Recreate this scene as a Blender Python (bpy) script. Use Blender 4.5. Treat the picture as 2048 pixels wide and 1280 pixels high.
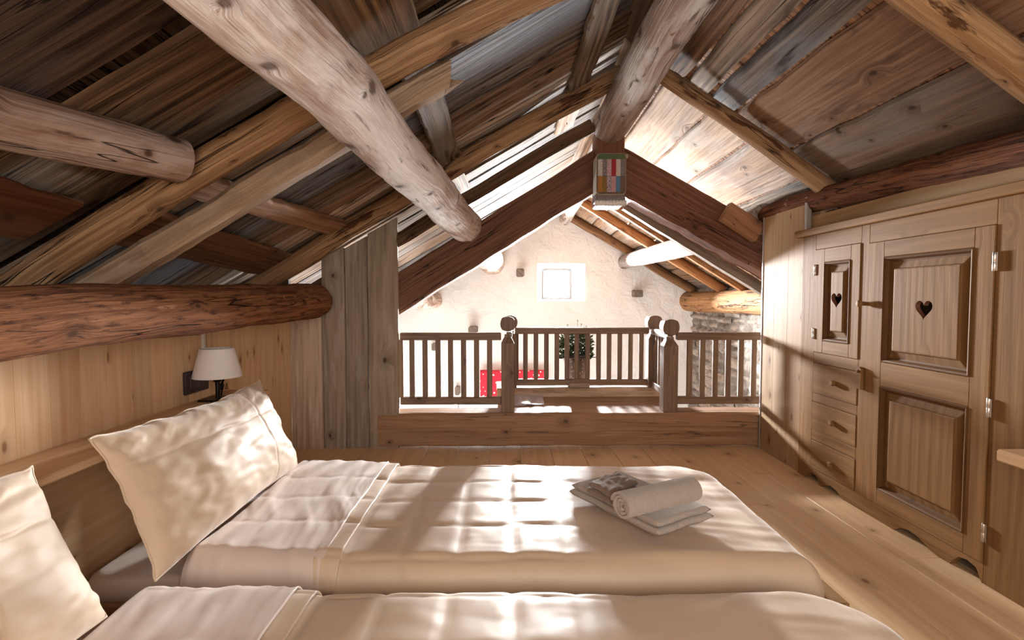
import bpy, bmesh, math, random
from mathutils import Vector, Matrix, noise

random.seed(7)
S = bpy.context.scene
for o in list(bpy.data.objects):
    bpy.data.objects.remove(o)
COL = S.collection
V = Vector

# ------------------------------------------------------------------ camera
F = 1024.0
PITCH = math.atan(45 / F)
YAW = -math.atan(12 / F)
cam_d = bpy.data.cameras.new('camera')
cam_d.sensor_width = 36.0
cam_d.lens = 18.0
cam_d.clip_start = 0.02
cam = bpy.data.objects.new('camera', cam_d)
COL.objects.link(cam)
cam.location = (0, 0, 0.85)
cam.rotation_euler = (math.pi / 2 - PITCH, 0, YAW)
S.camera = cam

# ------------------------------------------------------------------ world, exposure, large lights
S.view_settings.view_transform = 'Standard'
S.view_settings.look = 'None'
S.view_settings.exposure = 0.12
S.view_settings.gamma = 1.0
S.view_settings.use_curve_mapping = False
W = bpy.data.worlds.new('daylight')
S.world = W
W.use_nodes = True
bg = W.node_tree.nodes['Background']
bg.inputs[0].default_value = (0.86, 0.93, 1.0, 1)
bg.inputs[1].default_value = 1.2


def area(name, loc, rot, sx, sy, power, color=(1, 1, 1), spread=180):
    d = bpy.data.lights.new(name, 'AREA')
    d.shape = 'RECTANGLE'
    d.size, d.size_y = sx, sy
    d.energy = power
    d.color = color
    d.spread = math.radians(spread)
    o = bpy.data.objects.new(name, d)
    COL.objects.link(o)
    o.location = loc
    o.rotation_euler = [math.radians(a) for a in rot]
    return o


# daylight coming in through the small gable window, the big ground-floor window under it, plus an
# added fill lamp behind the camera, where no window is known
area('gable_window_daylight', (0.62, 6.40, 1.06), (-72, 0, 0), 0.5, 0.5, 1250, (0.96, 0.98, 1.0), 125)
area('ground_window_daylight', (-0.30, 6.35, -0.80), (-110, 0, 0), 0.6, 0.9, 260, (0.97, 0.985, 1.0))
area('stairwell_daylight', (-0.6, 3.9, -1.7), (142, 0, 0), 1.8, 1.2, 62, (0.97, 0.985, 1.0))
area('bedroom_fill', (0.25, -0.80, 1.10), (76, 0, 0), 1.6, 0.8, 23, (1.0, 0.975, 0.955))

# ------------------------------------------------------------------ node helpers


class NT:
    def __init__(self, name):
        self.m = bpy.data.materials.new(name)
        self.m.use_nodes = True
        self.t = self.m.node_tree
        self.b = self.t.nodes['Principled BSDF']

    def n(self, typ, **kw):
        nd = self.t.nodes.new(typ)
        for k, v in kw.items():
            setattr(nd, k, v)
        return nd

    def l(self, a, b):
        self.t.links.new(a, b)

    def val(self, sock, v):
        if hasattr(v, 'node'):
            self.l(v, sock)
        else:
            sock.default_value = v

    def math(self, op, a, b=0.0, c=0.0, clamp=False):
        nd = self.n('ShaderNodeMath', operation=op)
        nd.use_clamp = clamp
        for i, v in enumerate((a, b, c)):
            self.val(nd.inputs[i], v)
        return nd.outputs[0]

    def vmath(self, op, a, b):
        nd = self.n('ShaderNodeVectorMath', operation=op)
        self.val(nd.inputs[0], a)
        self.val(nd.inputs[1], b)
        return nd.outputs[0]

    def noise(self, vec, scale=1.0, detail=3.0, rough=0.55, dist=0.0):
        nd = self.n('ShaderNodeTexNoise')
        self.l(vec, nd.inputs['Vector'])
        nd.inputs['Scale'].default_value = scale
        nd.inputs['Detail'].default_value = detail
        nd.inputs['Roughness'].default_value = rough
        nd.inputs['Distortion'].default_value = dist
        return nd.outputs['Fac']

    def maprange(self, v, a, b, c=0.0, d=1.0, smooth=True):
        nd = self.n('ShaderNodeMapRange')
        nd.interpolation_type = 'SMOOTHSTEP' if smooth else 'LINEAR'
        self.l(v, nd.inputs[0])
        for i, x in enumerate((a, b, c, d)):
            nd.inputs[1 + i].default_value = x
        return nd.outputs[0]

    def mix(self, fac, a, b, blend='MIX'):
        nd = self.n('ShaderNodeMix', data_type='RGBA', blend_type=blend)
        nd.clamp_factor = True
        self.val(nd.inputs[0], fac)
        for i, v in ((6, a), (7, b)):
            if hasattr(v, 'node'):
                self.l(v, nd.inputs[i])
            else:
                nd.inputs[i].default_value = (*v, 1)
        return nd.outputs[2]

    def bump(self, h, strength, dist=0.01, prev=None):
        nd = self.n('ShaderNodeBump')
        nd.inputs['Strength'].default_value = strength
        nd.inputs['Distance'].default_value = dist
        self.l(h, nd.inputs['Height'])
        if prev:
            self.l(prev, nd.inputs['Normal'])
        return nd.outputs[0]

    def set(self, **kw):
        for k, v in kw.items():
            s = self.b.inputs[k.replace('_', ' ')]
            if hasattr(v, 'node'):
                self.l(v, s)
            elif isinstance(v, tuple) and len(v) == 3:
                s.default_value = (*v, 1)
            else:
                s.default_value = v
        return self.m


def plain(name, col, rough=0.5, metal=0.0, spec=0.5, bump=0.0, scale=200):
    t = NT(name)
    t.set(Base_Color=col, Roughness=rough, Metallic=metal)
    t.b.inputs['Specular IOR Level'].default_value = spec
    if bump:
        co = t.n('ShaderNodeTexCoord').outputs['Object']
        t.set(Normal=t.bump(t.noise(co, scale, 2), bump, 0.002))
    return t.m


def wood(name, dark, mid, light, rings=0.35, ringscale=26, cracks=0.4, knots=0.5, rough=0.7, bump=0.4,
         patch=None, stain=None, fine=0.5, spec=0.3, knotcol=(0.05, 0.025, 0.012), kf=(3.3, 4.6), contrast=0.85, crackf=17, crackw=0.012, bend=0.035, kcore=1.0):
    """wood read in board coordinates: 'wc' = (along the grain, across, depth), 'tone' = colour of that one timber"""
    t = NT(name)
    wc = t.n('ShaderNodeAttribute', attribute_name='wc').outputs['Vector']
    tone = t.n('ShaderNodeAttribute', attribute_name='tone').outputs['Color']
    sp = t.n('ShaderNodeSeparateXYZ')
    t.l(wc, sp.inputs[0])
    a, u, w = sp.outputs
    across = t.math('ADD', u, w)
    kv = t.n('ShaderNodeCombineXYZ')
    t.l(a, kv.inputs[0])
    t.l(across, kv.inputs[1])
    vor = t.n('ShaderNodeTexVoronoi', voronoi_dimensions='2D')
    t.l(t.vmath('MULTIPLY', kv.outputs[0], (kf[0], kf[1], 0)), vor.inputs['Vector'])
    vor.inputs['Scale'].default_value = 1.0
    vor.inputs['Randomness'].default_value = 1.0
    csep = t.n('ShaderNodeSeparateXYZ')
    t.l(vor.outputs['Color'], csep.inputs[0])
    gate = t.math('LESS_THAN', csep.outputs[0], knots)
    size = t.maprange(csep.outputs[1], 0, 1, 0.6, 1.5)
    dist = t.math('DIVIDE', vor.outputs['Distance'], size)
    core = t.math('MULTIPLY', t.maprange(dist, 0.02 * kcore, 0.055 * kcore, 1, 0), gate)
    halo = t.math('MULTIPLY', t.maprange(dist, 0.03, 0.20, 1, 0), gate)
    # grain bends round the knots
    a2 = t.math('MULTIPLY', a, 1.0)
    u2 = t.math('ADD', across, t.math('MULTIPLY', halo, bend))
    gv = t.n('ShaderNodeCombineXYZ')
    t.l(a2, gv.inputs[0])
    t.l(u2, gv.inputs[1])
    t.l(w, gv.inputs[2])
    g = gv.outputs[0]
    streak = t.noise(t.vmath('MULTIPLY', g, (2.2, 70, 20)), 1.0, 4, 0.65)
    broad = t.noise(t.vmath('MULTIPLY', g, (1.3, 7, 5)), 1.0, 3, 0.6, 0.4)
    warp = t.noise(t.vmath('MULTIPLY', g, (0.9, 3.5, 3)), 1.0, 2, 0.5)
    ring = t.math('SINE', t.math('ADD', t.math('MULTIPLY', u2, ringscale * 6.28), t.math('MULTIPLY', warp, 30)))
    ring = t.math('MULTIPLY_ADD', ring, 0.5, 0.5)
    f = t.math('ADD', t.math('MULTIPLY', t.maprange(streak, 0.36, 0.64), fine), t.math('MULTIPLY', ring, rings))
    f = t.math('DIVIDE', f, fine + rings)
    c = t.mix(t.maprange(broad, 0.3, 0.7), dark, mid)
    c = t.mix(t.math('MULTIPLY', f, contrast), c, light)
    c = t.mix(t.math('MULTIPLY', t.maprange(t.noise(t.vmath('MULTIPLY', g, (1.6, 130, 40)), 1.0, 3, 0.6), 0.52, 0.72), 0.55 * contrast), c, dark)
    if stain:
        sc, amount, (lo, hi), sscale = stain
        sm = t.noise(t.vmath('MULTIPLY', g, (sscale, sscale * 4.0, sscale * 3)), 1.0, 5, 0.62, 0.5)
        c = t.mix(t.math('MULTIPLY', t.maprange(sm, lo, hi), amount), c, sc)
    h = t.math('MULTIPLY', f, 0.5)
    if patch:
        for (pc, lo, hi, px, py, ph) in patch:
            pm = t.noise(t.vmath('MULTIPLY', g, (px, py, py)), 1.0, 6, 0.6, 0.3)
            pm = t.maprange(pm, lo, hi)
            c = t.mix(pm, c, pc)
            h = t.math('ADD', h, t.math('MULTIPLY', pm, ph))
    c = t.mix(t.math('MULTIPLY', halo, 0.35), c, knotcol)
    c = t.mix(t.math('MULTIPLY', core, 0.85), c, knotcol)
    if cracks:
        cn = t.noise(t.vmath('MULTIPLY', kv.outputs[0], (0.8, crackf, 1)), 1.0, 3, 0.5)
        cm = t.maprange(t.math('ABSOLUTE', t.math('SUBTRACT', cn, 0.5)), 0.0, crackw, 1, 0)
        gm = t.maprange(t.noise(t.vmath('MULTIPLY', g, (1.1, 4, 3)), 1.0, 2), 0.45, 0.6)
        cm = t.math('MULTIPLY', t.math('MULTIPLY', cm, gm), cracks)
        c = t.mix(cm, c, (0.018, 0.011, 0.008))
        h = t.math('SUBTRACT', h, t.math('MULTIPLY', cm, 1.2))
    c = t.mix(1.0, c, tone, 'MULTIPLY')
    t.set(Base_Color=c, Roughness=rough)
    t.b.inputs['Specular IOR Level'].default_value = spec
    if bump:
        t.set(Normal=t.bump(h, bump, 0.006))
    return t.m


M = {}
M['barn'] = wood('barn_board', (0.042, 0.031, 0.025), (0.185, 0.125, 0.085), (0.42, 0.32, 0.24), contrast=0.95, rings=0.5, ringscale=20,
                 cracks=1.0, knots=0.30, bump=0.9, stain=((0.31, 0.31, 0.315), 0.8, (0.44, 0.66), 0.9), rough=0.85, spec=0.12,
                 patch=[((0.045, 0.032, 0.026), 0.60, 0.74, 1.7, 11, -0.1)], kf=(2.2, 4.0))
M['barn_smooth'] = wood('sawn_roof_board', (0.13, 0.075, 0.045), (0.26, 0.155, 0.095), (0.36, 0.24, 0.16), rings=0.10, ringscale=8,
                        cracks=0.4, knots=0.75, bump=0.5, stain=((0.30, 0.26, 0.23), 0.75, (0.45, 0.68), 0.9), rough=0.85, spec=0.12,
                        patch=[((0.06, 0.042, 0.033), 0.60, 0.78, 2.4, 7, 0.0)], kf=(3.6, 5.5))
M['log_pale'] = wood('peeled_log', (0.23, 0.13, 0.09), (0.40, 0.27, 0.205), (0.60, 0.50, 0.43), rings=0.10, ringscale=14, cracks=1.0,
                     knots=0.95, bump=0.9, rough=0.7, knotcol=(0.085, 0.038, 0.018), kf=(5.0, 6.0), crackf=11, crackw=0.006, spec=0.15, bend=0.012, kcore=1.7,
                     stain=((0.70, 0.645, 0.61), 0.9, (0.44, 0.60), 1.6),
                     patch=[((0.33, 0.195, 0.14), 0.52, 0.68, 1.7, 6, 0.0), ((0.27, 0.13, 0.06), 0.64, 0.70, 7, 14, -0.7), ((0.16, 0.10, 0.075), 0.60, 0.72, 5, 40, 0.0)])
M['log_bark'] = wood('bark_log', (0.075, 0.029, 0.015), (0.165, 0.068, 0.032), (0.30, 0.15, 0.078), rings=0.1, cracks=1.0, knots=0.5,
                     bump=1.0, rough=0.9, spec=0.1, kf=(4, 6), crackf=9, crackw=0.007, bend=0.01, contrast=1.0,
                     patch=[((0.25, 0.125, 0.062), 0.50, 0.66, 3.5, 12, 0.0), ((0.36, 0.21, 0.12), 0.655, 0.67, 6.5, 17, -0.8), ((0.055, 0.024, 0.014), 0.50, 0.72, 12, 75, 0.5), ((0.065, 0.030, 0.019), 0.56, 0.78, 2.5, 14, 0.2)])
M['rafter'] = wood('round_rafter', (0.16, 0.085, 0.042), (0.30, 0.175, 0.09), (0.44, 0.29, 0.165), rings=0.15, cracks=1.0, knots=0.7,
                   bump=0.8, rough=0.75, kf=(4.5, 7), spec=0.2, bend=0.012, patch=[((0.09, 0.04, 0.018), 0.59, 0.64, 3.2, 16, 0.5), ((0.47, 0.33, 0.20), 0.64, 0.7, 2, 7, -0.2)])
M['truss'] = wood('dark_hewn_beam', (0.085, 0.038, 0.021), (0.135, 0.06, 0.033), (0.20, 0.10, 0.06), rings=0.2, cracks=1.0, knots=0.35,
                  bump=0.5, rough=0.75, spec=0.2)
M['sill'] = wood('hewn_sill', (0.20, 0.10, 0.052), (0.30, 0.16, 0.085), (0.38, 0.225, 0.13), rings=0.3, ringscale=14, cracks=0.7, knots=0.5,
                 bump=0.4, rough=0.55, spec=0.35)
M['rail'] = wood('brown_railing_wood', (0.135, 0.082, 0.052), (0.20, 0.125, 0.08), (0.28, 0.185, 0.122), rings=0.2, ringscale=30, cracks=0.4,
                 knots=0.35, bump=0.25, rough=0.5, spec=0.4)
M['partition'] = wood('weathered_partition_plank', (0.20, 0.15, 0.11), (0.30, 0.235, 0.18), (0.40, 0.33, 0.265), rings=0.35, ringscale=20,
                      cracks=0.4, knots=0.5, bump=0.4, rough=0.75,
                      stain=((0.47, 0.42, 0.37), 0.6, (0.5, 0.68), 2.2))
M['pine'] = wood('pale_pine', (0.60, 0.375, 0.20), (0.66, 0.43, 0.245), (0.74, 0.52, 0.325), rings=0.45, ringscale=22, cracks=0.0, kf=(4.2, 9.5), kcore=1.3, knots=0.5,
                 bump=0.06, rough=0.6, spec=0.06, knotcol=(0.24, 0.11, 0.045))
M['pine_floor'] = wood('pine_floor', (0.62, 0.40, 0.21), (0.70, 0.47, 0.265), (0.77, 0.55, 0.335), rings=0.4, ringscale=18, cracks=0.0, knots=0.6,
                       bump=0.06, rough=0.38, spec=0.45, knotcol=(0.22, 0.10, 0.04))
M['honey'] = wood('honey_wardrobe_wood', (0.165, 0.080, 0.029), (0.205, 0.104, 0.039), (0.275, 0.150, 0.061), rings=0.45, ringscale=24, cracks=0.0,
                  knots=0.3, bump=0.10, rough=0.6, spec=0.04, knotcol=(0.2, 0.09, 0.035))
M['honey_dark'] = wood('honey_dark_moulding', (0.105, 0.048, 0.017), (0.13, 0.062, 0.022), (0.17, 0.086, 0.033), rings=0.45, ringscale=24, cracks=0.0,
                       knots=0.1, bump=0.1, rough=0.6, spec=0.05)


def fabric(name, col, rough=0.45, sheen=0.3, weave=900, bump=0.08, spec=0.4, stripes=None):
    t = NT(name)
    co = t.n('ShaderNodeTexCoord').outputs['Object']
    n1 = t.noise(co, 3.0, 3)
    c = t.mix(t.maprange(n1, 0.3, 0.7), tuple(x * 0.96 for x in col), tuple(min(1, x * 1.03) for x in col))
    t.set(Base_Color=c, Roughness=rough)
    t.b.inputs['Sheen Weight'].default_value = sheen
    t.b.inputs['Sheen Roughness'].default_value = 0.4
    t.b.inputs['Specular IOR Level'].default_value = spec
    wv = t.noise(co, weave, 2)
    nrm = t.bump(wv, bump, 0.002)
    if stripes:
        at = t.n('ShaderNodeAttribute', attribute_name='wc').outputs['Vector']
        s = t.n('ShaderNodeSeparateXYZ')
        t.l(at, s.inputs[0])
        h = t.math('SINE', t.math('MULTIPLY', s.outputs[1], stripes))
        nrm = t.bump(h, 0.5, 0.0015, nrm)
    t.set(Normal=nrm)
    return t.m


M['duvet'] = fabric('beige_satin_duvet', (0.66, 0.495, 0.345), 0.46, 0.35, spec=0.55)
M['sheet'] = fabric('pale_pink_sheet', (0.71, 0.58, 0.50), 0.48, 0.35, spec=0.5)
M['pillow'] = fabric('beige_satin_pillow', (0.65, 0.495, 0.35), 0.55, 0.3, spec=0.3)
M['pillow_back'] = fabric('pale_pillow_back', (0.74, 0.62, 0.54), 0.5, 0.3)
M['towel'] = fabric('ecru_terry_towel', (0.50, 0.42, 0.355), 0.95, 0.5, 700, 0.6, 0.1, stripes=1100)
M['towel_brown'] = fabric('brown_linen', (0.26, 0.185, 0.145), 0.7, 0.3, 600, 0.4, 0.2)
M['shade'] = fabric('white_lampshade_cloth', (0.74, 0.70, 0.68), 0.8, 0.2, 1200, 0.15, 0.2)
M['black'] = plain('black_metal', (0.02, 0.016, 0.014), 0.35, 0.6)
M['plastic'] = plain('dark_brown_plastic', (0.035, 0.022, 0.02), 0.35)
M['plastic2'] = plain('dark_brown_plastic_keys', (0.06, 0.04, 0.036), 0.3)
M['steel'] = plain('hinge_steel', (0.62, 0.58, 0.54), 0.3, 1.0)
M['grey_edge'] = plain('grey_aluminium_edge', (0.36, 0.33, 0.31), 0.45, 0.3)
M['dark'] = plain('dark_wardrobe_inside', (0.05, 0.03, 0.018), 0.9)
M['heart_cut'] = plain('red_brown_cut_edge', (0.16, 0.06, 0.03), 0.7)
M['white_frame'] = plain('white_painted_window', (0.30, 0.30, 0.31), 0.5)
M['conduit'] = plain('pale_conduit', (0.70, 0.66, 0.6), 0.4)
M['wire'] = plain('thin_dark_wire', (0.03, 0.025, 0.025), 0.4, 0.7)


def plaster():
    t = NT('cream_lime_plaster')
    co = t.n('ShaderNodeTexCoord').outputs['Object']
    n1 = t.noise(co, 1.1, 4)
    c = t.mix(t.maprange(n1, 0.3, 0.7), (0.84, 0.80, 0.745), (0.88, 0.85, 0.805))
    h = t.math('ADD', t.noise(co, 5, 4, 0.6, 1.0), t.math('MULTIPLY', t.noise(co, 40, 3), 0.15))
    t.set(Base_Color=c, Roughness=0.9, Normal=t.bump(h, 0.5, 0.05))
    return t.m


def glass():
    t = NT('window_glass')
    tr = t.n('ShaderNodeBsdfTransparent')
    gl = t.n('ShaderNodeBsdfGlossy')
    gl.inputs['Roughness'].default_value = 0.02
    fr = t.n('ShaderNodeFresnel')
    fr.inputs['IOR'].default_value = 1.3
    mx = t.n('ShaderNodeMixShader')
    t.l(fr.outputs[0], mx.inputs[0])
    t.l(tr.outputs[0], mx.inputs[1])
    t.l(gl.outputs[0], mx.inputs[2])
    t.l(mx.outputs[0], t.t.nodes['Material Output'].inputs['Surface'])
    return t.m


def stone():
    t = NT('rough_grey_stone')
    wc = t.n('ShaderNodeTexCoord').outputs['Object']
    n1 = t.noise(wc, 9, 5, 0.65)
    at = t.n('ShaderNodeAttribute', attribute_name='tone').outputs['Color']
    c = t.mix(t.maprange(n1, 0.3, 0.7), (0.20, 0.155, 0.12), (0.46, 0.40, 0.34))
    c = t.mix(1.0, c, at, 'MULTIPLY')
    t.set(Base_Color=c, Roughness=0.9, Normal=t.bump(t.noise(wc, 28, 5), 0.7, 0.02))
    return t.m


def red_cloth():
    t = NT('red_cloth_with_white_flowers')
    co = t.n('ShaderNodeTexCoord').outputs['Object']
    v = t.n('ShaderNodeTexVoronoi')
    t.l(co, v.inputs['Vector'])
    v.inputs['Scale'].default_value = 20
    d = t.math('ADD', v.outputs['Distance'], t.math('MULTIPLY', t.noise(co, 60, 2), 0.25))
    m = t.maprange(d, 0.32, 0.36, 1, 0)
    c = t.mix(m, (0.62, 0.025, 0.05), (0.86, 0.72, 0.70))
    t.set(Base_Color=c, Roughness=0.85)
    return t.m


def dotted(name, base, dot, scale):
    t = NT(name)
    co = t.n('ShaderNodeTexCoord').outputs['Object']
    v = t.n('ShaderNodeTexVoronoi')
    t.l(co, v.inputs['Vector'])
    v.inputs['Scale'].default_value = scale
    m = t.maprange(v.outputs['Distance'], 0.28, 0.42, 1, 0)
    t.set(Base_Color=t.mix(m, base, dot), Roughness=0.85, Normal=t.bump(t.noise(co, 500, 2), 0.3, 0.002))
    return t.m


M['plaster'] = plaster()
M['glass'] = glass()
M['stone'] = stone()
M['red'] = red_cloth()

# ------------------------------------------------------------------ mesh builder


class MB:
    def __init__(self):
        self.v, self.f, self.wc, self.tone, self.mi, self.sm = [], [], [], [], [], []

    def add(self, verts, faces, wcs=None, tone=(1, 1, 1), mi=0, smooth=False):
        b = len(self.v)
        self.v += [V(p) for p in verts]
        self.wc += [V(p) for p in (wcs if wcs else verts)]
        self.tone += [tone] * len(verts)
        for f in faces:
            self.f.append([b + i for i in f])
            self.mi.append(mi)
            self.sm.append(smooth)
        return b

    def build(self, name, mats, parent=None, auto=None):
        me = bpy.data.meshes.new(name)
        me.from_pydata([tuple(p) for p in self.v], [], self.f)
        if not isinstance(mats, (list, tuple)):
            mats = [mats]
        for m in mats:
            me.materials.append(m)
        me.polygons.foreach_set('material_index', self.mi)
        me.polygons.foreach_set('use_smooth', self.sm)
        a = me.attributes.new('wc', 'FLOAT_VECTOR', 'POINT')
        a.data.foreach_set('vector', [c for p in self.wc for c in p])
        a = me.attributes.new('tone', 'FLOAT_COLOR', 'POINT')
        a.data.foreach_set('color', [c for p in self.tone for c in (*p, 1.0)])
        bm = bmesh.new()
        bm.from_mesh(me)
        bmesh.ops.recalc_face_normals(bm, faces=bm.faces)
        bm.to_mesh(me)
        bm.free()
        if auto:
            me.set_sharp_from_angle(angle=math.radians(auto))
        me.update()
        o = bpy.data.objects.new(name, me)
        COL.objects.link(o)
        if parent:
            o.parent = parent
            o.matrix_parent_inverse = Matrix.Translation(-parent.location)
        return o


def rnd(a, b):
    return random.uniform(a, b)


def woff():
    return V((rnd(-40, 40), rnd(-40, 40), rnd(-40, 40)))


def fbm(p, oct=3):
    return noise.fractal(V(p), 1.0, 2.0, oct, noise_basis='PERLIN_ORIGINAL')


def loft(mb, pts, secfn, up=(0, 0, 1), tone=(1, 1, 1), mi=0, smooth=False, round_wc=False, off=None, cap=True, capmi=None):
    """sweep a cross-section along pts. secfn(i, s) gives [(u, v)...]; wood coordinates run along the sweep"""
    pts = [V(p) for p in pts]
    off = woff() if off is None else off
    n = len(pts)
    up = V(up)
    rings, wcs = [], []
    s = 0.0
    K = None
    for i, p in enumerate(pts):
        if i:
            s += (p - pts[i - 1]).length
        d = (pts[min(i + 1, n - 1)] - pts[max(i - 1, 0)]).normalized()
        side = d.cross(up).normalized()
        upv = side.cross(d).normalized()
        sec = secfn(i, s)
        K = len(sec)
        arc = 0.0
        for k, (u, w) in enumerate(sec):
            rings.append(p + side * u + upv * w)
            if round_wc:
                if k:
                    arc += math.hypot(u - sec[k - 1][0], w - sec[k - 1][1])
                wcs.append(V((s, arc, 0)) + off)
            else:
                wcs.append(V((s, u, w)) + off)
    faces = []
    for i in range(n - 1):
        for k in range(K):
            k2 = (k + 1) % K
            faces.append((i * K + k, i * K + k2, (i + 1) * K + k2, (i + 1) * K + k))
    mb.add(rings, faces, wcs, tone, mi, smooth)
    if cap:
        for i in (0, n - 1):
            ring = rings[i * K:(i + 1) * K]
            sec = secfn(i, 0)
            c = sum(ring, V()) / K
            cw = [V((off.x + 0.05 * rnd(0, 1), off.y + u * 3, off.z + w * 3)) for u, w in sec]
            mb.add(ring + [c], [(k, (k + 1) % K, K) for k in range(K)], cw + [off], tone, mi if capmi is None else capmi, False)


def rect(hw, hh, ch):
    return [(-hw + ch, hh), (hw - ch, hh), (hw, hh - ch), (hw, -hh + ch), (hw - ch, -hh), (-hw + ch, -hh), (-hw, -hh + ch), (-hw, hh - ch)]


def timber(mb, p0, p1, w, h, up=(0, 0, 1), ch=0.003, tone=(1, 1, 1), mi=0, off=None):
    """a straight planed timber with softened edges"""
    p0, p1 = V(p0), V(p1)
    d = (p1 - p0).normalized()
    L = (p1 - p0).length
    c = min(ch, L * 0.3)
    pts = [p0, p0 + d * c, p1 - d * c, p1]
    loft(mb, pts, lambda i, s: rect(w / 2 - (c * 0.8 if i in (0, 3) else 0), h / 2 - (c * 0.8 if i in (0, 3) else 0), ch), up, tone, mi, False, False, off)


def box(mb, lo, hi, axis='x', ch=0.003, tone=(1, 1, 1), mi=0, off=None):
    lo, hi = V(lo), V(hi)
    c = (lo + hi) / 2
    d = hi - lo
    ch = min(ch, min(d) * 0.3)
    if axis == 'x':
        timber(mb, (lo.x, c.y, c.z), (hi.x, c.y, c.z), d.y, d.z, (0, 0, 1), ch, tone, mi, off)
    elif axis == 'y':
        timber(mb, (c.x, lo.y, c.z), (c.x, hi.y, c.z), d.x, d.z, (0, 0, 1), ch, tone, mi, off)
    else:
        timber(mb, (c.x, c.y, lo.z), (c.x, c.y, hi.z), d.x, d.y, (0, 1, 0), ch, tone, mi, off)


def rough_board(mb, p0, p1, w, h, up, tone, mi=0, waney=0.006, seg=0.06, ch=0.004, wob=0.0):
    """an old board: wavy edges, slightly uneven face"""
    p0, p1 = V(p0), V(p1)
    L = (p1 - p0).length
    n = max(3, int(L / seg))
    q = woff()
    pts = [p0.lerp(p1, i / n) + V((0, 0, 1)) * wob * fbm((i * 0.11, q.x, 3)) for i in range(n + 1)]

    def sec(i, s):
        a = waney * (fbm((s * 4, q.x, 0)) + 0.5 * fbm((s * 15, q.y, 4)))
        b = waney * (fbm((s * 4, q.y, 9)) + 0.5 * fbm((s * 15, q.x, 7)))
        c = 0.0025 * fbm((s * 3, q.z, 0))
        r = rect(w / 2, h / 2, ch)
        return [(u + (b if u > 0 else a), x + c) for u, x in r]
    loft(mb, pts, sec, up, tone, mi)


def log(mb, pts, r0, r1, tone=(1, 1, 1), K=22, seg=0.05, lump=0.08, wob=0.012, up=(0, 0, 1), squash=1.0, mi=0, roundend=False, capmi=None):
    pts = [V(p) for p in pts]
    fine, acc = [], []
    tot = sum((pts[i + 1] - pts[i]).length for i in range(len(pts) - 1))
    q = woff()
    s = 0.0
    for i in range(len(pts) - 1):
        L = (pts[i + 1] - pts[i]).length
        n = max(2, int(L / seg))
        for k in range(n + (1 if i == len(pts) - 2 else 0)):
            f = k / n
            p = pts[i].lerp(pts[i + 1], f)
            ss = s + L * f
            env = min(1.0, ss / 0.1, (tot - ss) / 0.1) if wob else 0
            p = p + V((fbm((ss * 1.5, q.x, 1)), fbm((ss * 1.5, q.y, 2)), fbm((ss * 1.5, q.z, 3)))) * wob * max(env, 0)
            fine.append(p)
            acc.append(ss)
        s += L

    def sec(i, _):
        ss = acc[i]
        f = ss / tot
        r = r0 + (r1 - r0) * f
        if roundend:
            e = min(ss, tot - ss)
            if e < r * 0.35:
                r *= math.sqrt(max(0.25, 1 - (1 - e / (r * 0.35)) ** 2 * 0.45))
        out = []
        for k in range(K):
            a = math.pi / 2 - 2 * math.pi * k / K
            rr = r * (1 + lump * fbm((ss * 2.5 + q.x, math.cos(a) * 1.2 + q.y, math.sin(a) * 1.2)) + lump * 0.35 * fbm((ss * 11 + q.z, math.cos(a) * 4, math.sin(a) * 4)))
            out.append((rr * math.cos(a), rr * squash * math.sin(a)))
        return out
    loft(mb, fine, sec, up, tone, mi, True, True, capmi=capmi)


def lathe(mb, c, prof, K=28, tone=(1, 1, 1), mi=0, axis='z', smooth=True):
    c = V(c)
    verts, faces = [], []
    for (r, z) in prof:
        for k in range(K):
            a = 2 * math.pi * k / K
            x, y = r * math.cos(a), r * math.sin(a)
            p = {'z': V((x, y, z)), 'x': V((z, x, y)), 'y': V((x, z, y))}[axis]
            verts.append(c + p)
    n = len(prof)
    for i in range(n - 1):
        for k in range(K):
            k2 = (k + 1) % K
            faces.append((i * K + k, i * K + k2, (i + 1) * K + k2, (i + 1) * K + k))
    faces.append(tuple(range(K))[::-1])
    faces.append(tuple((n - 1) * K + k for k in range(K)))
    mb.add(verts, faces, None, tone, mi, smooth)


def tube(mb, pts, r, K=8, mi=0):
    loft(mb, pts, lambda i, s: [(r * math.cos(2 * math.pi * k / K), r * math.sin(2 * math.pi * k / K)) for k in range(K)],
         (0.13, 0.27, 0.95), (1, 1, 1), mi, True)


def prism(mb, poly, d0, d1, tone=(1, 1, 1), mi=0, plane='yz', off=None, grain='y'):
    """extrude a polygon given in the yz (or xz) plane between two depths"""
    off = woff() if off is None else off

    def P(a, b, d):
        return V((d, a, b)) if plane == 'yz' else V((a, d, b))

    def C(a, b, d):
        return (V((a, b, d)) if grain != 'z' else V((b, a, d))) + off
    n = len(poly)
    mb.add([P(a, b, d) for d in (d0, d1) for a, b in poly],
           [tuple(range(n)), tuple(range(n, 2 * n))] + [(i, (i + 1) % n, n + (i + 1) % n, n + i) for i in range(n)],
           [C(a, b, d) for d in (d0, d1) for a, b in poly], tone, mi)


def thing(name, label, cat, loc, group=None):
    o = bpy.data.objects.new(name, None)
    COL.objects.link(o)
    o.location = loc
    o.empty_display_size = 0.05
    return tag(o, label, cat, group)


def tag(o, label, cat, group=None):
    o['label'] = label
    o['category'] = cat
    if group:
        o['group'] = group
    return o


def struct(o):
    o['kind'] = 'structure'
    return o


def copy_tree(o, delta):
    r = o.copy()
    COL.objects.link(r)
    r.location = o.location + V(delta)
    for ch in o.children:
        c = ch.copy()
        COL.objects.link(c)
        c.parent = r
        for g in ch.children:
            d = g.copy()
            COL.objects.link(d)
            d.parent = c
    return r


def tn(v, warm=0.0):
    return (v * (1 + warm), v, v * (1 - warm))


# ------------------------------------------------------------------ the roof's shape (room: x left to right, y away from the camera)
YF = 6.0          # far gable wall


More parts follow.
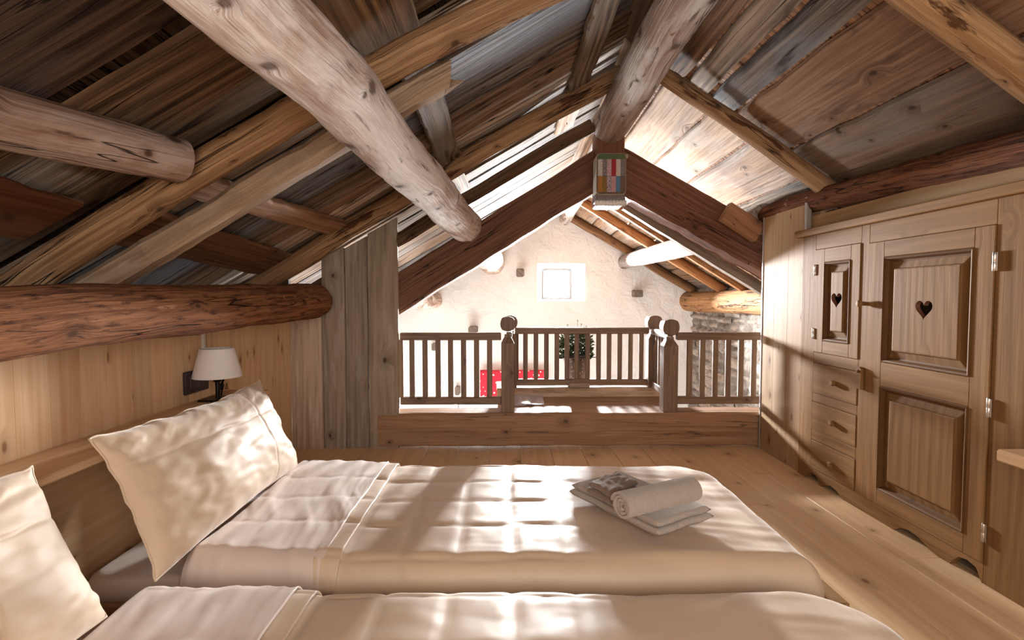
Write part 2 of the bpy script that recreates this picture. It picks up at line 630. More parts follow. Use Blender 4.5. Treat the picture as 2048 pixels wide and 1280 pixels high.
def zl(x, y=2.6):  # underside of the sheathing of the slope over the bed heads
    return 1.79 + 0.585 * x - 0.07 * (min(y, 3.2) - 1.45)


def sag(y):
    return -0.03 * max(0.0, y - 2.4)


def zr(x, y):     # underside of the sheathing over the wardrobe side
    return 1.965 + sag(y) - (0.676 - 0.025 * (y - 2.36)) * (x - 0.66)


# ------------------------------------------------------------------ floor, walls
b = MB()
x = -1.30
i = 0
while x < 1.5:
    w = 0.172
    ys = [-1.0, rnd(0.2, 1.2), rnd(1.6, 2.5), 2.96]
    for k in range(3):
        box(b, (x + 0.0008, ys[k] + 0.0005, -0.03), (x + w - 0.0008, ys[k + 1] - 0.0005, 0.0), 'y', 0.0016, tn(rnd(0.92, 1.06), rnd(-0.02, 0.03)))
    x += w
struct(b.build('floor', M['pine_floor']))

b = MB()
y = -1.0
while y < 2.86:
    w = 0.098
    box(b, (-1.26, y, -0.0), (-1.20, min(y + w - 0.0002, 2.856), 0.86), 'z', 0.0006, tn(rnd(0.95, 1.05), rnd(-0.02, 0.02)))
    y += w
struct(b.build('wall_left', M['pine']))
b = MB()
box(b, (-1.24, -0.95, 0.0), (1.9, -0.90, 2.15), 'z', 0.002)
struct(b.build('wall_front', M['pine']))
b = MB()
box(b, (-1.66, -0.95, 0.0), (-1.60, 3.2, 0.92), 'y', 0.002, (0.2, 0.2, 0.2))  # dark wall added to stop light leaking in under the eaves
box(b, (-1.66, 2.868, 0.0), (-1.21, 2.90, 0.95), 'x', 0.002, (0.25, 0.22, 0.2))  # dark piece added to block stairwell light beside the partition
struct(b.build('wall_leak_block', M['stone']))

# tall pine panels on the wardrobe side: the end panel by the stairwell and the strip above the wardrobe
b = MB()
yy = [2.452, 2.58, 2.71, 2.83]
for k in range(3):
    box(b, (1.427, yy[k] + 0.0002, 0.0), (1.460, yy[k + 1] - 0.0002, 1.292), 'z', 0.0006, (rnd(0.50, 0.54), rnd(0.48, 0.51), 0.47))
box(b, (1.448, -0.6, 1.09), (1.475, 2.44, 1.235), 'y', 0.002, (0.50, 0.46, 0.38))
box(b, (1.475, 2.40, 0.0), (1.50, 2.85, 1.29), 'z', 0.002, tn(0.8))
struct(b.build('wall_right', M['pine']))
b = MB()
box(b, (1.424, 2.8305, 0.0), (1.462, 2.842, 1.30), 'z', 0.001)
struct(b.build('trim_1', M['grey_edge']))
b = MB()
box(b, (1.424, 2.425, 1.165), (1.447, 2.447, 1.325), 'z', 0.002)
struct(b.build('trim_2', M['grey_edge']))

# far gable wall with the small window opening, running down to the ground floor
b = MB()
wx0, wx1, wz0, wz1 = 0.37, 0.925, 0.81, 1.245
lx0, lx1, lz0, lz1 = -0.62, 0.02, -1.3, -0.34
gx0, gx1, gz0 = -2.3, 2.4, -2.4


def topz(x):
    return (zl(x, YF) + 0.03 if x < 0.6 else zr(x, YF) + 0.03)


def noisy(x, z):
    return YF + 0.018 * fbm((x * 1.6, z * 1.6, 5)) + 0.006 * fbm((x * 6, z * 6, 1))


NX = 110
xs = sorted(set([gx0 + (gx1 - gx0) * i / NX for i in range(NX + 1)] + [wx0, wx1, lx0, lx1]))
zs = sorted(set([gz0 + i * 0.05 for i in range(90)] + [wz0, wz1, lz0, lz1]))
idx = {}
vv, ff = [], []


def gv(x, z):
    z = min(z, max(topz(x), gz0))
    k = (round(x, 4), round(z, 4))
    if k not in idx:
        idx[k] = len(vv)
        vv.append(V((x, noisy(x, z), z)))
    return idx[k]


for i in range(len(xs) - 1):
    for j in range(len(zs) - 1):
        x0, x1, z0, z1 = xs[i], xs[i + 1], zs[j], zs[j + 1]
        xm, zm = (x0 + x1) / 2, (z0 + z1) / 2
        if (wx0 < xm < wx1 and wz0 < zm < wz1) or (lx0 < xm < lx1 and lz0 < zm < lz1) or z0 > max(topz(x0), topz(x1)):
            continue
        q = [gv(x0, z0), gv(x1, z0), gv(x1, z1), gv(x0, z1)]
        q2 = list(dict.fromkeys(q))
        if len(q2) > 2:
            ff.append(q2)
b.add(vv, ff, None, (1, 1, 1), 0, True)
for (ox0, ox1, oz0, oz1, ix0, ix1, iz0, iz1, dy) in ((wx0, wx1, wz0, wz1, 0.44, 0.785, 0.83, 1.195, 0.22), (lx0, lx1, lz0, lz1, lx0 + .04, lx1 - .04, lz0 + .04, lz1 - .03, 0.2)):
    o4 = [(ox0, oz0), (ox1, oz0), (ox1, oz1), (ox0, oz1)]
    i4 = [(ix0, iz0), (ix1, iz0), (ix1, iz1), (ix0, iz1)]
    b.add([V((x, noisy(x, z), z)) for x, z in o4] + [V((x, YF + dy, z)) for x, z in i4], [(k, (k + 1) % 4, 4 + (k + 1) % 4, 4 + k) for k in range(4)])
struct(b.build('wall_back', M['plaster']))


def window(name, x0, x1, z0, z1, y):
    e = bpy.data.objects.new(name, None)
    COL.objects.link(e)
    e.location = ((x0 + x1) / 2, y, z0)
    struct(e)
    b = MB()
    t = 0.028
    for (a0, a1, c0, c1, ax) in ((x0, x0 + t, z0, z1, 'z'), (x1 - t, x1, z0, z1, 'z'), (x0 + t, x1 - t, z0, z0 + t, 'x'), (x0 + t, x1 - t, z1 - t, z1, 'x')):
        box(b, (a0, y - 0.02, c0), (a1, y + 0.02, c1), ax, 0.004)
    b.build('window_frame', M['white_frame'], e)
    b = MB()
    box(b, (x0 + t * 0.7, y - 0.003, z0 + t * 0.7), (x1 - t * 0.7, y + 0.003, z1 - t * 0.7), 'x', 0.0005)
    b.build('window_pane', M['glass'], e)
    return e


window('window_1', 0.44, 0.785, 0.83, 1.195, 6.22)
window('window_2', lx0 + .04, lx1 - .04, lz0 + .04, lz1 - .03, 6.2)

# stone side wall of the stairwell, single stones laid in courses, and a plain wall on its other side
b = MB()
z = -2.4
while z < 1.06:
    h = rnd(0.05, 0.13)
    y = 2.8 - rnd(0, 0.2)
    while y < 6.05:
        w = rnd(0.10, 0.36)
        xo = 2.21 + rnd(-0.02, 0.02)
        q = woff()
        vs, fs = [], []
        n, m = 5, 3
        for i in range(n + 1):
            for j in range(m + 1):
                u, vv_ = i / n, j / m
                e = min(u, 1 - u) * w / 0.02
                e2 = min(vv_, 1 - vv_) * h / 0.018
                k = max(0.0, min(1.0, e, e2))
                bulge = 0.035 * math.sqrt(k) + 0.012 * fbm((u * 3 + q.x, vv_ * 3, q.y))
                vs.append(V((xo - bulge, y + u * w + 0.006 * fbm((vv_ * 2, q.z, 0)), z + vv_ * h + 0.01 * fbm((y * 4 + u * w * 4, z * 3, 0)))))
        for i in range(n):
            for j in range(m):
                a = i * (m + 1) + j
                fs.append((a, a + 1, a + m + 2, a + m + 1))
        b.add(vs, fs, None, tn(rnd(0.6, 1.15), rnd(-0.02, 0.06)), 0, True)
        y += w
    z += h
box(b, (2.20, 2.6, -2.4), (2.40, 6.05, 1.0), 'y', 0.01, tn(0.55))
struct(b.build('wall_stone', M['stone']))
b = MB()
box(b, (-2.35, 2.95, -2.4), (-2.25, 6.05, 0.60), 'y', 0.01)
struct(b.build('wall_side', M['plaster']))
b = MB()
box(b, (-2.3, 2.4, -2.46), (2.3, 6.05, -2.4), 'x', 0.01)
struct(b.build('floor_lower', M['pine']))

# ------------------------------------------------------------------ roof sheathing
# slope over the beds: boards run down the slope
b = MB()
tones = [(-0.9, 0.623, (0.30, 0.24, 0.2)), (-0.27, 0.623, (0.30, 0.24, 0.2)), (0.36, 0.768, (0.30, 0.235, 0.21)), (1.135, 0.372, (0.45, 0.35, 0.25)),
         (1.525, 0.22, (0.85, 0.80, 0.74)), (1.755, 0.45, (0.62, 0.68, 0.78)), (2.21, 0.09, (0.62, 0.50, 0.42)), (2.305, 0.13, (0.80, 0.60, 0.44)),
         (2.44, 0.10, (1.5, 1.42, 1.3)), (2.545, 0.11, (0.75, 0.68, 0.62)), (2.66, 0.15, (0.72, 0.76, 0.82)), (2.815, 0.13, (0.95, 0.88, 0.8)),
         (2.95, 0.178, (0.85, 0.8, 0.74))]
y = 3.13
while y < 6.0:
    w = rnd(0.16, 0.26)
    tones.append((y, w - 0.004, random.choice([(0.8, 0.74, 0.66), (0.9, 0.84, 0.75), (0.65, 0.68, 0.72), (0.75, 0.62, 0.52)])))
    y += w
for (y0, w, tcol) in tones:
    yc = y0 + w / 2
    dz = rnd(0, 0.012) + 0.012
    p0, p1 = V((-1.60, yc, zl(-1.60, yc) + dz)), V((0.56, yc, zl(0.56, yc) + dz))
    rough_board(b, p0, p1, w, 0.024, (-0.49, 0, 0.87), tcol, 0, 0.005, 0.07, 0.003)
rough_board(b, (-0.52, -0.9, zl(-0.52, -0.9) + 0.06), (-0.52, 3.2, zl(-0.52, 3.2) + 0.06), 2.5, 0.015, (-0.505, 0.03, 0.863), (0.30, 0.22, 0.16), 0, 0, 0.5)
rough_board(b, (-0.52, 3.15, zl(-0.52, 3.2) + 0.06), (-0.52, 6.0, zl(-0.52, 6.0) + 0.06), 2.5, 0.015, (-0.505, 0.0, 0.863), (0.30, 0.22, 0.16), 0, 0, 0.5)
struct(b.build('ceiling_left', M['barn']))

# slope over the wardrobe: wide boards run along the house
b = MB()
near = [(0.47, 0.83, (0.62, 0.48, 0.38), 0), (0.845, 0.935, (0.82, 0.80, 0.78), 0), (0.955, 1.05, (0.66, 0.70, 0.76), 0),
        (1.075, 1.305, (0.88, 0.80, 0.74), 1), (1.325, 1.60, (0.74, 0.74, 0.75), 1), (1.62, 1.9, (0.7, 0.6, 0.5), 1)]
far = [(0.47, 0.76, (1.6, 1.5, 1.4), 0), (0.775, 0.975, (1.65, 1.75, 1.8), 1), (0.995, 1.185, (1.9, 2.0, 2.05), 1), (1.205, 1.45, (1.45, 1.5, 1.55), 1),  # raised tones paint in the light falling on these boards
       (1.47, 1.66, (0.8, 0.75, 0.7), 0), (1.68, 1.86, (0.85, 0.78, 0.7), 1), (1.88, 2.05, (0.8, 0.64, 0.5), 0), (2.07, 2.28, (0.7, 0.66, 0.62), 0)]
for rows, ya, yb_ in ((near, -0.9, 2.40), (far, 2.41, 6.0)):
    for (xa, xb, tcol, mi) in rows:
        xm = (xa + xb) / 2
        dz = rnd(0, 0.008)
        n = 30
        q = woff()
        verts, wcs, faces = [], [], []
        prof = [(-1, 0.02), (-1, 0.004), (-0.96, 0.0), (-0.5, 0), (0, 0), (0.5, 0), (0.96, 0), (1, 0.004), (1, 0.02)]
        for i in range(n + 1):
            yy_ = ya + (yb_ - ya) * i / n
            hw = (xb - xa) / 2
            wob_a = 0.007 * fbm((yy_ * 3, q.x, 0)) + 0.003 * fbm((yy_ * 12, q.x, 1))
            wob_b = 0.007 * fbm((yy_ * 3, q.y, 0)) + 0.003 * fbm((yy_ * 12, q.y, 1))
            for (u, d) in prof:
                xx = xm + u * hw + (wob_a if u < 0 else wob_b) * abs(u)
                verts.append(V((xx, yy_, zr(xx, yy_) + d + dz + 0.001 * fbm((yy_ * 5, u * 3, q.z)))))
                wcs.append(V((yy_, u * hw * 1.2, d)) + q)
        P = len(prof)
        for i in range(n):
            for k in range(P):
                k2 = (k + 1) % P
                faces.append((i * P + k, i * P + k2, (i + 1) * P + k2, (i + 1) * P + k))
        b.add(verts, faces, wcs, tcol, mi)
# bark-edged second layer seen through the gaps
verts, faces, wcs = [], [], []
n = 40
for i in range(n + 1):
    yy_ = -0.9 + 6.9 * i / n
    for xx in (0.48, 1.2, 2.4):
        verts.append(V((xx, yy_, zr(xx, yy_) + 0.03)))
        wcs.append(V((xx, yy_ * 1.3, 0)))
for i in range(n):
    for k in range(2):
        a = i * 3 + k
        faces.append((a, a + 1, a + 4, a + 3))
b.add(verts, faces, wcs, (1.05, 0.66, 0.42), 0)
for v_ in list(verts):
    pass
b.add([v_ + V((0, 0, 0.02)) for v_ in verts], faces, wcs, (1, 1, 1), 0)
struct(b.build('ceiling_right', [M['barn'], M['barn_smooth']]))

# ------------------------------------------------------------------ logs and rafters


def one(fn, name, mat, label, cat, group=None, auto=None):
    b = MB()
    fn(b)
    return tag(b.build(name, mat, None, auto), label, cat, group)


one(lambda b: log(b, [(0.66, -0.3, 1.90), (0.605, 1.75, 1.862), (0.585, 2.92, 1.815)], 0.085, 0.1, tn(0.78, 0.02), lump=0.07, wob=0.01),
    'purlin_log', M['log_pale'], 'pale peeled ridge log running along the roof peak to the king post', 'log')
one(lambda b: log(b, [(-0.45, 0.3, 1.322), (-0.42, 0.806, 1.32), (-0.384, 1.22, 1.318), (-0.236, 2.95, 1.266), (-0.228, 3.05, 1.262)], 0.078, 0.094, tn(1.12), lump=0.09, wob=0.012, seg=0.035, K=30),
    'purlin_log', M['log_pale'], 'thick whitish peeled log crossing the slope above the beds, its end on the dark truss', 'log')
one(lambda b: log(b, [(-1.06, 0.3, 0.775), (-1.04, 1.05, 0.793), (-1.035, 2.84, 0.833)], 0.072, 0.090, (1.12, 1.0, 0.9), lump=0.07, wob=0.01, seg=0.04, K=28, roundend=True),
    'purlin_log', M['log_bark'], 'low reddish brown bark log along the pine wall above the lamp', 'log')
one(lambda b: log(b, [(1.445, 0.4, 1.262), (1.452, 1.43, 1.270), (1.475, 2.5, 1.312), (1.475, 2.9, 1.315)], 0.062, 0.050, (0.78, 0.66, 0.60), lump=0.12, wob=0.012, seg=0.035),
    'purlin_log', M['log_bark'], 'crooked dark bark log with orange patches running above the wardrobe', 'log')
one(lambda b: log(b, [(1.475, 2.91, 1.300), (1.45, 3.7, 1.262), (1.39, 6.06, 1.265)], 0.085, 0.083, tn(0.62), lump=0.05, wob=0.006),
    'purlin_log', M['log_pale'], 'pale peeled log over the stairwell, its end at the white gable wall', 'log')
one(lambda b: log(b, [(2.12, 3.1, 0.815), (2.15, 6.08, 0.80)], 0.10, 0.115, (1.25, 1.05, 0.85), lump=0.04, wob=0.008),
    'purlin_log', M['rafter'], 'smooth orange wall plate log lying on top of the stone wall', 'log')
one(lambda b: log(b, [(-1.07, 0.6, 1.20), (-1.01, 1.025, 1.205), (-0.865, 1.385, 1.212)], 0.062, 0.058, (0.62, 0.52, 0.46), lump=0.1, wob=0.006, seg=0.03),
    'purlin_log', M['log_pale'], 'short weathered log stub with split end under the dark boards above the pillows', 'log')
one(lambda b: log(b, [(0.60, 3.06, 1.785), (0.69, 6.05, 1.758)], 0.075, 0.068, tn(1.1), lump=0.06, wob=0.006),
    'purlin_log', M['log_pale'], 'pale log end at the peak of the white gable wall above the window', 'log')
one(lambda b: log(b, [(-0.22, 3.16, 1.25), (-0.16, 6.05, 1.262)], 0.10, 0.145, tn(1.5), lump=0.06, wob=0.006, roundend=True),
    'purlin_log', M['log_pale'], 'pale log end in the gable wall between truss and small wooden block', 'log')
one(lambda b: log(b, [(-0.98, 3.1, 0.86), (-0.84, 6.05, 0.815)], 0.09, 0.10, tn(1.5), lump=0.06, wob=0.006, roundend=True),
    'purlin_log', M['log_pale'], 'lowest pale log end in the gable wall, just under the dark truss', 'log')

# rafters of the slope over the beds
one(lambda b: log(b, [(-1.50, 1.45, 0.82), (-1.35, 1.45, 0.89), (-0.606, 1.45, 1.357), (-0.098, 1.45, 1.605), (0.56, 1.46, 1.91)], 0.046, 0.046, (0.95, 0.88, 0.8), K=16, lump=0.1, up=(0, 1, 0), wob=0.01),
    'roof_rafter', M['rafter'], 'round bark-streaked rafter nearest the camera, crossing above the thick whitish log', 'rafter')
def splintered(b, *a):
    rough_board(b, *a)
    for i, p in enumerate(b.v):
        if p.x > -0.27:
            k = (p.x + 0.27) / 0.08
            b.v[i] = p + V((0.86, 0, 0.5)) * (0.09 * fbm((p.y * 55, p.z * 45, 3.3)) * k + (0.02 if p.y < 1.535 else -0.01) * k) + V((-0.4, 0, 0.8)) * 0.008 * fbm((p.y * 30, p.z * 30, p.x * 20)) * k


one(lambda b: splintered(b, (-1.36, 1.545, 0.80), (-0.185, 1.535, 1.50), 0.085, 0.075, (-0.49, 0, 0.87), (0.95, 0.82, 0.68), 0, 0.016, 0.03, 0.020),
    'roof_rafter', M['partition'], 'pale sawn rafter with broken upper end lapped against a round bark-streaked one', 'rafter')
one(lambda b: log(b, [(-1.38, 2.6, 0.82), (-1.276, 2.6, 0.8885), (-0.792, 2.6, 1.1965), (0.209, 2.6, 1.7685), (0.58, 2.6, 1.96)], 0.049, 0.047, (0.92, 0.85, 0.78), K=16, lump=0.09, up=(0, 1, 0), wob=0.01),
    'roof_rafter', M['rafter'], 'round orange-brown rafter above the plank partition, running up to the ridge log', 'rafter')
one(lambda b: log(b, [(-1.22, 2.90, 0.82), (-0.18, 2.90, 1.42), (0.48, 2.90, 1.81)], 0.036, 0.038, (0.32, 0.28, 0.26), K=14, lump=0.12, up=(0, 1, 0), wob=0.01),
    'roof_rafter', M['rafter'], 'dark round rafter lying close above the dark truss beam', 'rafter')
for yy_ in (3.9, 4.9):
    pass
# rafters of the slope over the wardrobe
one(lambda b: log(b, [(0.67, 1.35, zr(0.67, 1.35) - 0.045), (1.47, 1.35, zr(1.47, 1.35) - 0.045), (1.70, 1.35, zr(1.70, 1.35) - 0.045)], 0.047, 0.047, (1.1, 1.05, 0.95), K=16, lump=0.06, up=(0, 1, 0), wob=0.006),
    'roof_rafter', M['rafter'], 'smooth honey-brown rafter high above the wide wardrobe door', 'rafter')
one(lambda b: log(b, [(0.66, 2.36, 1.895), (1.12, 2.36, 1.60), (1.50, 2.36, 1.335), (1.60, 2.36, 1.26)], 0.036, 0.042, (1.0, 0.95, 0.9), K=16, lump=0.1, up=(0, 1, 0), wob=0.008),
    'roof_rafter', M['rafter'], 'round brown rafter from the ridge log down to the bark log over the wardrobe', 'rafter')


def rr(y, dy=0.0, dn=0.0):
    return [(x_, y, zr(x_, y) - 0.05 - dn) for x_ in (0.62, 1.3, 2.15)]


one(lambda b: rough_board(b, (0.74, 3.2, 1.425), (1.62, 3.2, 0.893), 0.09, 0.065, (0.55, 0, 0.83), (0.55, 0.5, 0.45), 0, 0.012, 0.03, 0.02),
    'roof_rafter', M['partition'], 'splintered grey rafter edge right below the dark truss on the wardrobe side', 'rafter')
one(lambda b: rough_board(b, rr(4.55)[0], rr(4.55)[2], 0.09, 0.09, (0.55, 0, 0.83), (0.85, 0.6, 0.42), 0, 0.008, 0.04, 0.02),
    'roof_rafter', M['rafter'], 'dark squared rafter with pale lower edge passing over the pale stairwell log', 'rafter')
one(lambda b: log(b, rr(5.05), 0.045, 0.05, (1.0, 0.72, 0.5), K=14, lump=0.06, up=(0, 1, 0)),
    'roof_rafter', M['rafter'], 'reddish round rafter second from the white gable wall', 'rafter')
one(lambda b: log(b, rr(5.86), 0.045, 0.05, (0.62, 0.5, 0.4), K=14, lump=0.06, up=(0, 1, 0)),
    'roof_rafter', M['rafter'], 'thin dark rafter lying against the top edge of the white gable wall', 'rafter')

# battens and planks lying lengthways on the rafters


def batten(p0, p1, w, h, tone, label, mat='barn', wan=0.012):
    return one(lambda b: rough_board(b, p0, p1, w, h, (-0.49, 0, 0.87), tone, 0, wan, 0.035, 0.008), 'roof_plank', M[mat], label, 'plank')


def zb(x, y):
    return (x, y, zl(x, y) - 0.022)


batten(zb(-0.40, 0.45), zb(-0.40, 1.50), 0.36, 0.022, (0.62, 0.46, 0.30), 'wide dark brown roof plank beside the thick whitish log at the top', 'barn', 0.006)
batten(zb(-0.28, 1.60), zb(-0.28, 2.66), 0.125, 0.03, (0.72, 0.62, 0.52), 'grey-brown wavy plank on the slope next to the thick whitish log', 'barn')
batten(zb(0.385, 1.52), zb(0.36, 2.60), 0.125, 0.032, (0.70, 0.62, 0.54), 'knotty grey plank with bark edge on the slope next to the ridge log', 'barn')
batten(zb(0.36, 2.66), zb(0.345, 3.1), 0.13, 0.026, (2.0, 1.9, 1.75), 'short plank toned white as if lit, between ridge log and dark truss', 'barn')  # white tone paints light onto the grey plank's continuation
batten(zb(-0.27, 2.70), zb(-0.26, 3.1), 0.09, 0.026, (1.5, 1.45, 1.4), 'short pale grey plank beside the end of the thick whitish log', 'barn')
batten(zb(-0.96, 1.60), zb(-0.84, 2.56), 0.10, 0.04, (1.0, 0.82, 0.66), 'half-round pale plank on the slope above the low bark log', 'barn_smooth')
batten(zb(-1.17, 1.60), zb(-1.15, 2.56), 0.20, 0.022, (0.62, 0.47, 0.36), 'broad brown plank on the slope just above the low bark log', 'barn_smooth')
batten(zb(-1.25, 0.3), zb(-1.22, 1.40), 0.20, 0.022, (0.40, 0.22, 0.13), 'very dark plank in the low corner above the bark log', 'barn_smooth')

# the dark truss


def beam(b, x0, zt0, zb0, x1, zt1, zb1, y0, y1, tone):
    n = 40
    q = woff()
    verts, faces, wcs = [], [], []
    for i in range(n + 1):
        f = i / n
        x_ = x0 + (x1 - x0) * f
        zt, zbt = zt0 + (zt1 - zt0) * f, zb0 + (zb1 - zb0) * f
        a = 0.006 * fbm((f * 7, q.x, 0))
        c = 0.010 * fbm((f * 9, q.y, 0))
        ch = 0.012
        for (yv, zv, uu) in ((y0, zt - ch + a, 0), (y0 + ch, zt + a, 0.02), (y1 - ch, zt + a, 0.1), (y1, zt - ch, 0.12), (y1, zbt + ch, 0.3), (y1 - ch, zbt + c, 0.32), (y0 + ch, zbt + c, 0.4), (y0, zbt + ch + c, 0.42)):
            verts.append(V((x_, yv, zv)))
            wcs.append(V((f * abs(x1 - x0) * 1.17, zv - (zt + zbt) / 2, yv)) + q)
    for i in range(n):
        for k in range(8):
            k2 = (k + 1) % 8
            faces.append((i * 8 + k, i * 8 + k2, (i + 1) * 8 + k2, (i + 1) * 8 + k))
    faces.append(tuple(range(8)))
    faces.append(tuple(n * 8 + k for k in range(8)))
    b.add(verts, faces, wcs, tone)


one(lambda b: beam(b, -1.15, 0.667, 0.425, 0.515, 1.705, 1.46, 2.98, 3.14, (1, 1, 1)), 'truss_beam', M['truss'],
    'dark hewn truss beam sloping down from the king post to the plank partition', 'beam')
one(lambda b: beam(b, 0.665, 1.725, 1.45, 1.62, 1.20, 0.93, 2.98, 3.14, (1.1, 1, 1)), 'truss_beam', M['truss'],
    'dark hewn truss beam sloping down from the king post to the pine end panel', 'beam')
one(lambda b: timber(b, (0.59, 2.99, 1.37), (0.59, 2.99, 1.80), 0.158, 0.16, (0, 1, 0), 0.008, (1.15, 1.05, 1)), 'king_post', M['truss'],
    'dark square king post hanging under the ridge log behind the patchwork basket', 'post')
one(lambda b: rough_board(b, (1.235, 2.90, 1.335), (1.43, 2.90, 1.215), 0.06, 0.11, (0.5, 0, 0.86), (1, .9, .8), 0, 0.004, 0.03, 0.006), 'wooden_wedge', M['sill'],
    'brown wooden wedge on the truss beam beside the pine end panel', 'wedge')

# ------------------------------------------------------------------ plank partition at the stairwell
planks = [(-1.205, -1.0275, 0.815, 1.0, (1.55, 1.48, 1.4), 'whitewashed partition plank next to the pine wall, cut short under the bark log'),
          (-1.0255, -0.8975, 1.055, 0, (0.95, 0.92, 0.88), 'grey-brown partition plank with its top beside the end of the bark log'),
          (-0.8955, -0.7715, 1.12, 0, (0.85, 0.83, 0.8), 'narrow grey partition plank between two taller and shorter ones'),
          (-0.769, -0.604, 1.20, 0, (0.92, 0.9, 0.82), 'widest and tallest partition plank, at the open stairwell edge')]
for (x0, x1, zt, _, tone, lab) in planks:
    b = MB()
    q = woff()
    verts, faces, wcs = [], [], []
    n = 26
    for i in range(n + 1):
        f = i / n
        wa, wb_ = 0.0014 * fbm((f * 5, q.x, 0)) - 0.0006, 0.0014 * fbm((f * 5, q.y, 0)) + 0.0006
        for (xx, yv, isr) in ((x0, 2.870, 0), (x0 + 0.004, 2.860, 0), (x1 - 0.004, 2.860, 1), (x1, 2.870, 1), (x1, 2.885, 1), (x0, 2.885, 0)):
            top = zt + (0.565 * (xx - x0) if zt > 1 else 0)
            p = V((xx + (wb_ if isr else wa), yv + 0.002 * fbm((f * 3, q.z, 0)), 0.0 + top * f))
            verts.append(p)
            wcs.append(V((p.z, p.x, p.y)) + q)
    for i in range(n):
        for k in range(6):
            k2 = (k + 1) % 6
            faces.append((i * 6 + k, i * 6 + k2, (i + 1) * 6 + k2, (i + 1) * 6 + k))
    faces += [tuple(range(6)), tuple(n * 6 + k for k in range(6))]
    b.add(verts, faces, wcs, tone)
    tag(b.build('partition_plank', M['partition']), lab, 'plank', 'partition planks by the stairwell')

# ------------------------------------------------------------------ edge beam, landing, railings
b = MB()
n = 60
q = woff()
verts, faces, wcs = [], [], []
for i in range(n + 1):
    x_ = -0.72 + 2.25 * i / n
    a = 0.006 * fbm((x_ * 2, 1, 0)) + 0.003 * fbm((x_ * 9, 4, 0))
    c = 0.006 * fbm((x_ * 2.2, 7, 0)) + 0.003 * fbm((x_ * 8, 9, 0))
    pr = [(2.855, 0.012 + c + 0.004), (2.853, 0.02), (2.853, 0.10), (2.855, 0.186 + a), (2.866, 0.199 + a), (2.97, 0.204 + a), (2.975, 0.19), (2.975, 0.012), (2.87, 0.006 + c + 0.004)]
    for (yv, zv) in pr:
        verts.append(V((x_, yv, zv)))
        wcs.append(V((x_, yv * 0.9, zv)) + q)
P = len(pr)
for i in range(n):
    for k in range(P):
        k2 = (k + 1) % P
        faces.append((i * P + k, i * P + k2, (i + 1) * P + k2, (i + 1) * P + k))
faces += [tuple(range(P)), tuple(n * P + k for k in range(P))]
b.add(verts, faces, wcs, (1, 1, 1), 0)
tag(b.build('edge_beam', M['sill']), 'heavy reddish hewn timber on the floor carrying the railing', 'beam')

one(lambda b: [box(b, (-0.05, 2.982, 0.165), (1.02, 3.16, 0.199), 'x', 0.004, tn(0.95)), box(b, (-0.05, 3.164, 0.165), (1.02, 3.335, 0.199), 'x', 0.004, tn(0.85))],
    'landing', M['sill'], 'brown board landing behind the railing posts, striped with light', 'landing')
one(lambda b: rough_board(b, (-0.06, 3.40, 0.215), (1.04, 3.40, 0.215), 0.12, 0.075, (0, 0, 1), (1.5, 1.35, 1.2), 0, 0.006, 0.04, 0.015),
    'landing_edge_beam', M['partition'], 'greyish hewn beam at the far edge of the board landing', 'beam')
b = MB()
rough_board(b, (0.42, 3.37, 0.268), (0.55, 3.37, 0.268), 0.06, 0.03, (0, 0, 1), (1.1, 1, .95), 0, 0.004, 0.02, 0.008)
tag(b.build('wooden_block', M['partition']), 'small grey wooden block lying on the landing beam under the plant', 'block')


def newel(x, y, z0, h, w, label):
    e = thing('newel_post', label, 'post', (x, y, z0))
    b = MB()
    hw = w / 2
    zt = z0 + h
    loft(b, [(x, y, z0), (x, y, zt - 0.155), (x, y, zt - 0.120), (x, y, zt - 0.105)], lambda i, s: rect(hw * (1, 1, 0.52, 0.50)[i], hw * (1, 1, 0.52, 0.50)[i], 0.003), (0, 1, 0), tn(0.95))
    b.build('post', M['rail'], e)
    b = MB()
    # flat-fronted turned-over knob: an octagonal disc, thick in y
    R = w * 0.60
    zc = zt - R
    prof = [(a, R * math.cos(math.radians(x_)), R * math.sin(math.radians(x_))) for a, x_ in [(0, t_) for t_ in range(-90, 271, 15)]]
    n = 24
    q = woff()
    vs, cs, fs = [], [], []
    D = hw * 0.98
    for (yy_, sc) in ((-D, 0.90), (-D * 0.9, 1.0), (D * 0.9, 1.0), (D, 0.90)):
        for k in range(n):
            a = 2 * math.pi * k / n
            ca, sa = math.cos(a), math.sin(a)
            sq = 1.0 / max(abs(ca), abs(sa)) ** 0.25
            px_, pz_ = R * sc * ca * sq * 0.96, R * sc * sa * sq * 0.93
            pz_ = min(pz_, R * 0.93)
            vs.append(V((x + px_, y + yy_, zc + pz_)))
            cs.append(V((pz_, px_, yy_)) + q)
    for i in range(3):
        for k in range(n):
            k2 = (k + 1) % n
            fs.append((i * n + k, i * n + k2, (i + 1) * n + k2, (i + 1) * n + k))
    fs += [tuple(range(n)), tuple(3 * n + k for k in range(n))]
    b.add(vs, fs, cs, tn(0.95))
    b.build('finial', M['rail'], e)
    return e


newel(0.010, 2.915, 0.200, 0.545, 0.074, 'railing post with round knob at the near corner, close to the brochure')
newel(0.030, 3.40, 0.25, 0.485, 0.080, 'far railing post whose dark knob shows just above the near one by the brochure')
newel(0.935, 2.915, 0.200, 0.530, 0.082, 'stout railing post with round knob where the landing side meets the wardrobe-side railing')
newel(0.985, 3.40, 0.25, 0.485, 0.086, 'far railing post with half-seen knob at the landing corner under the stone wall')


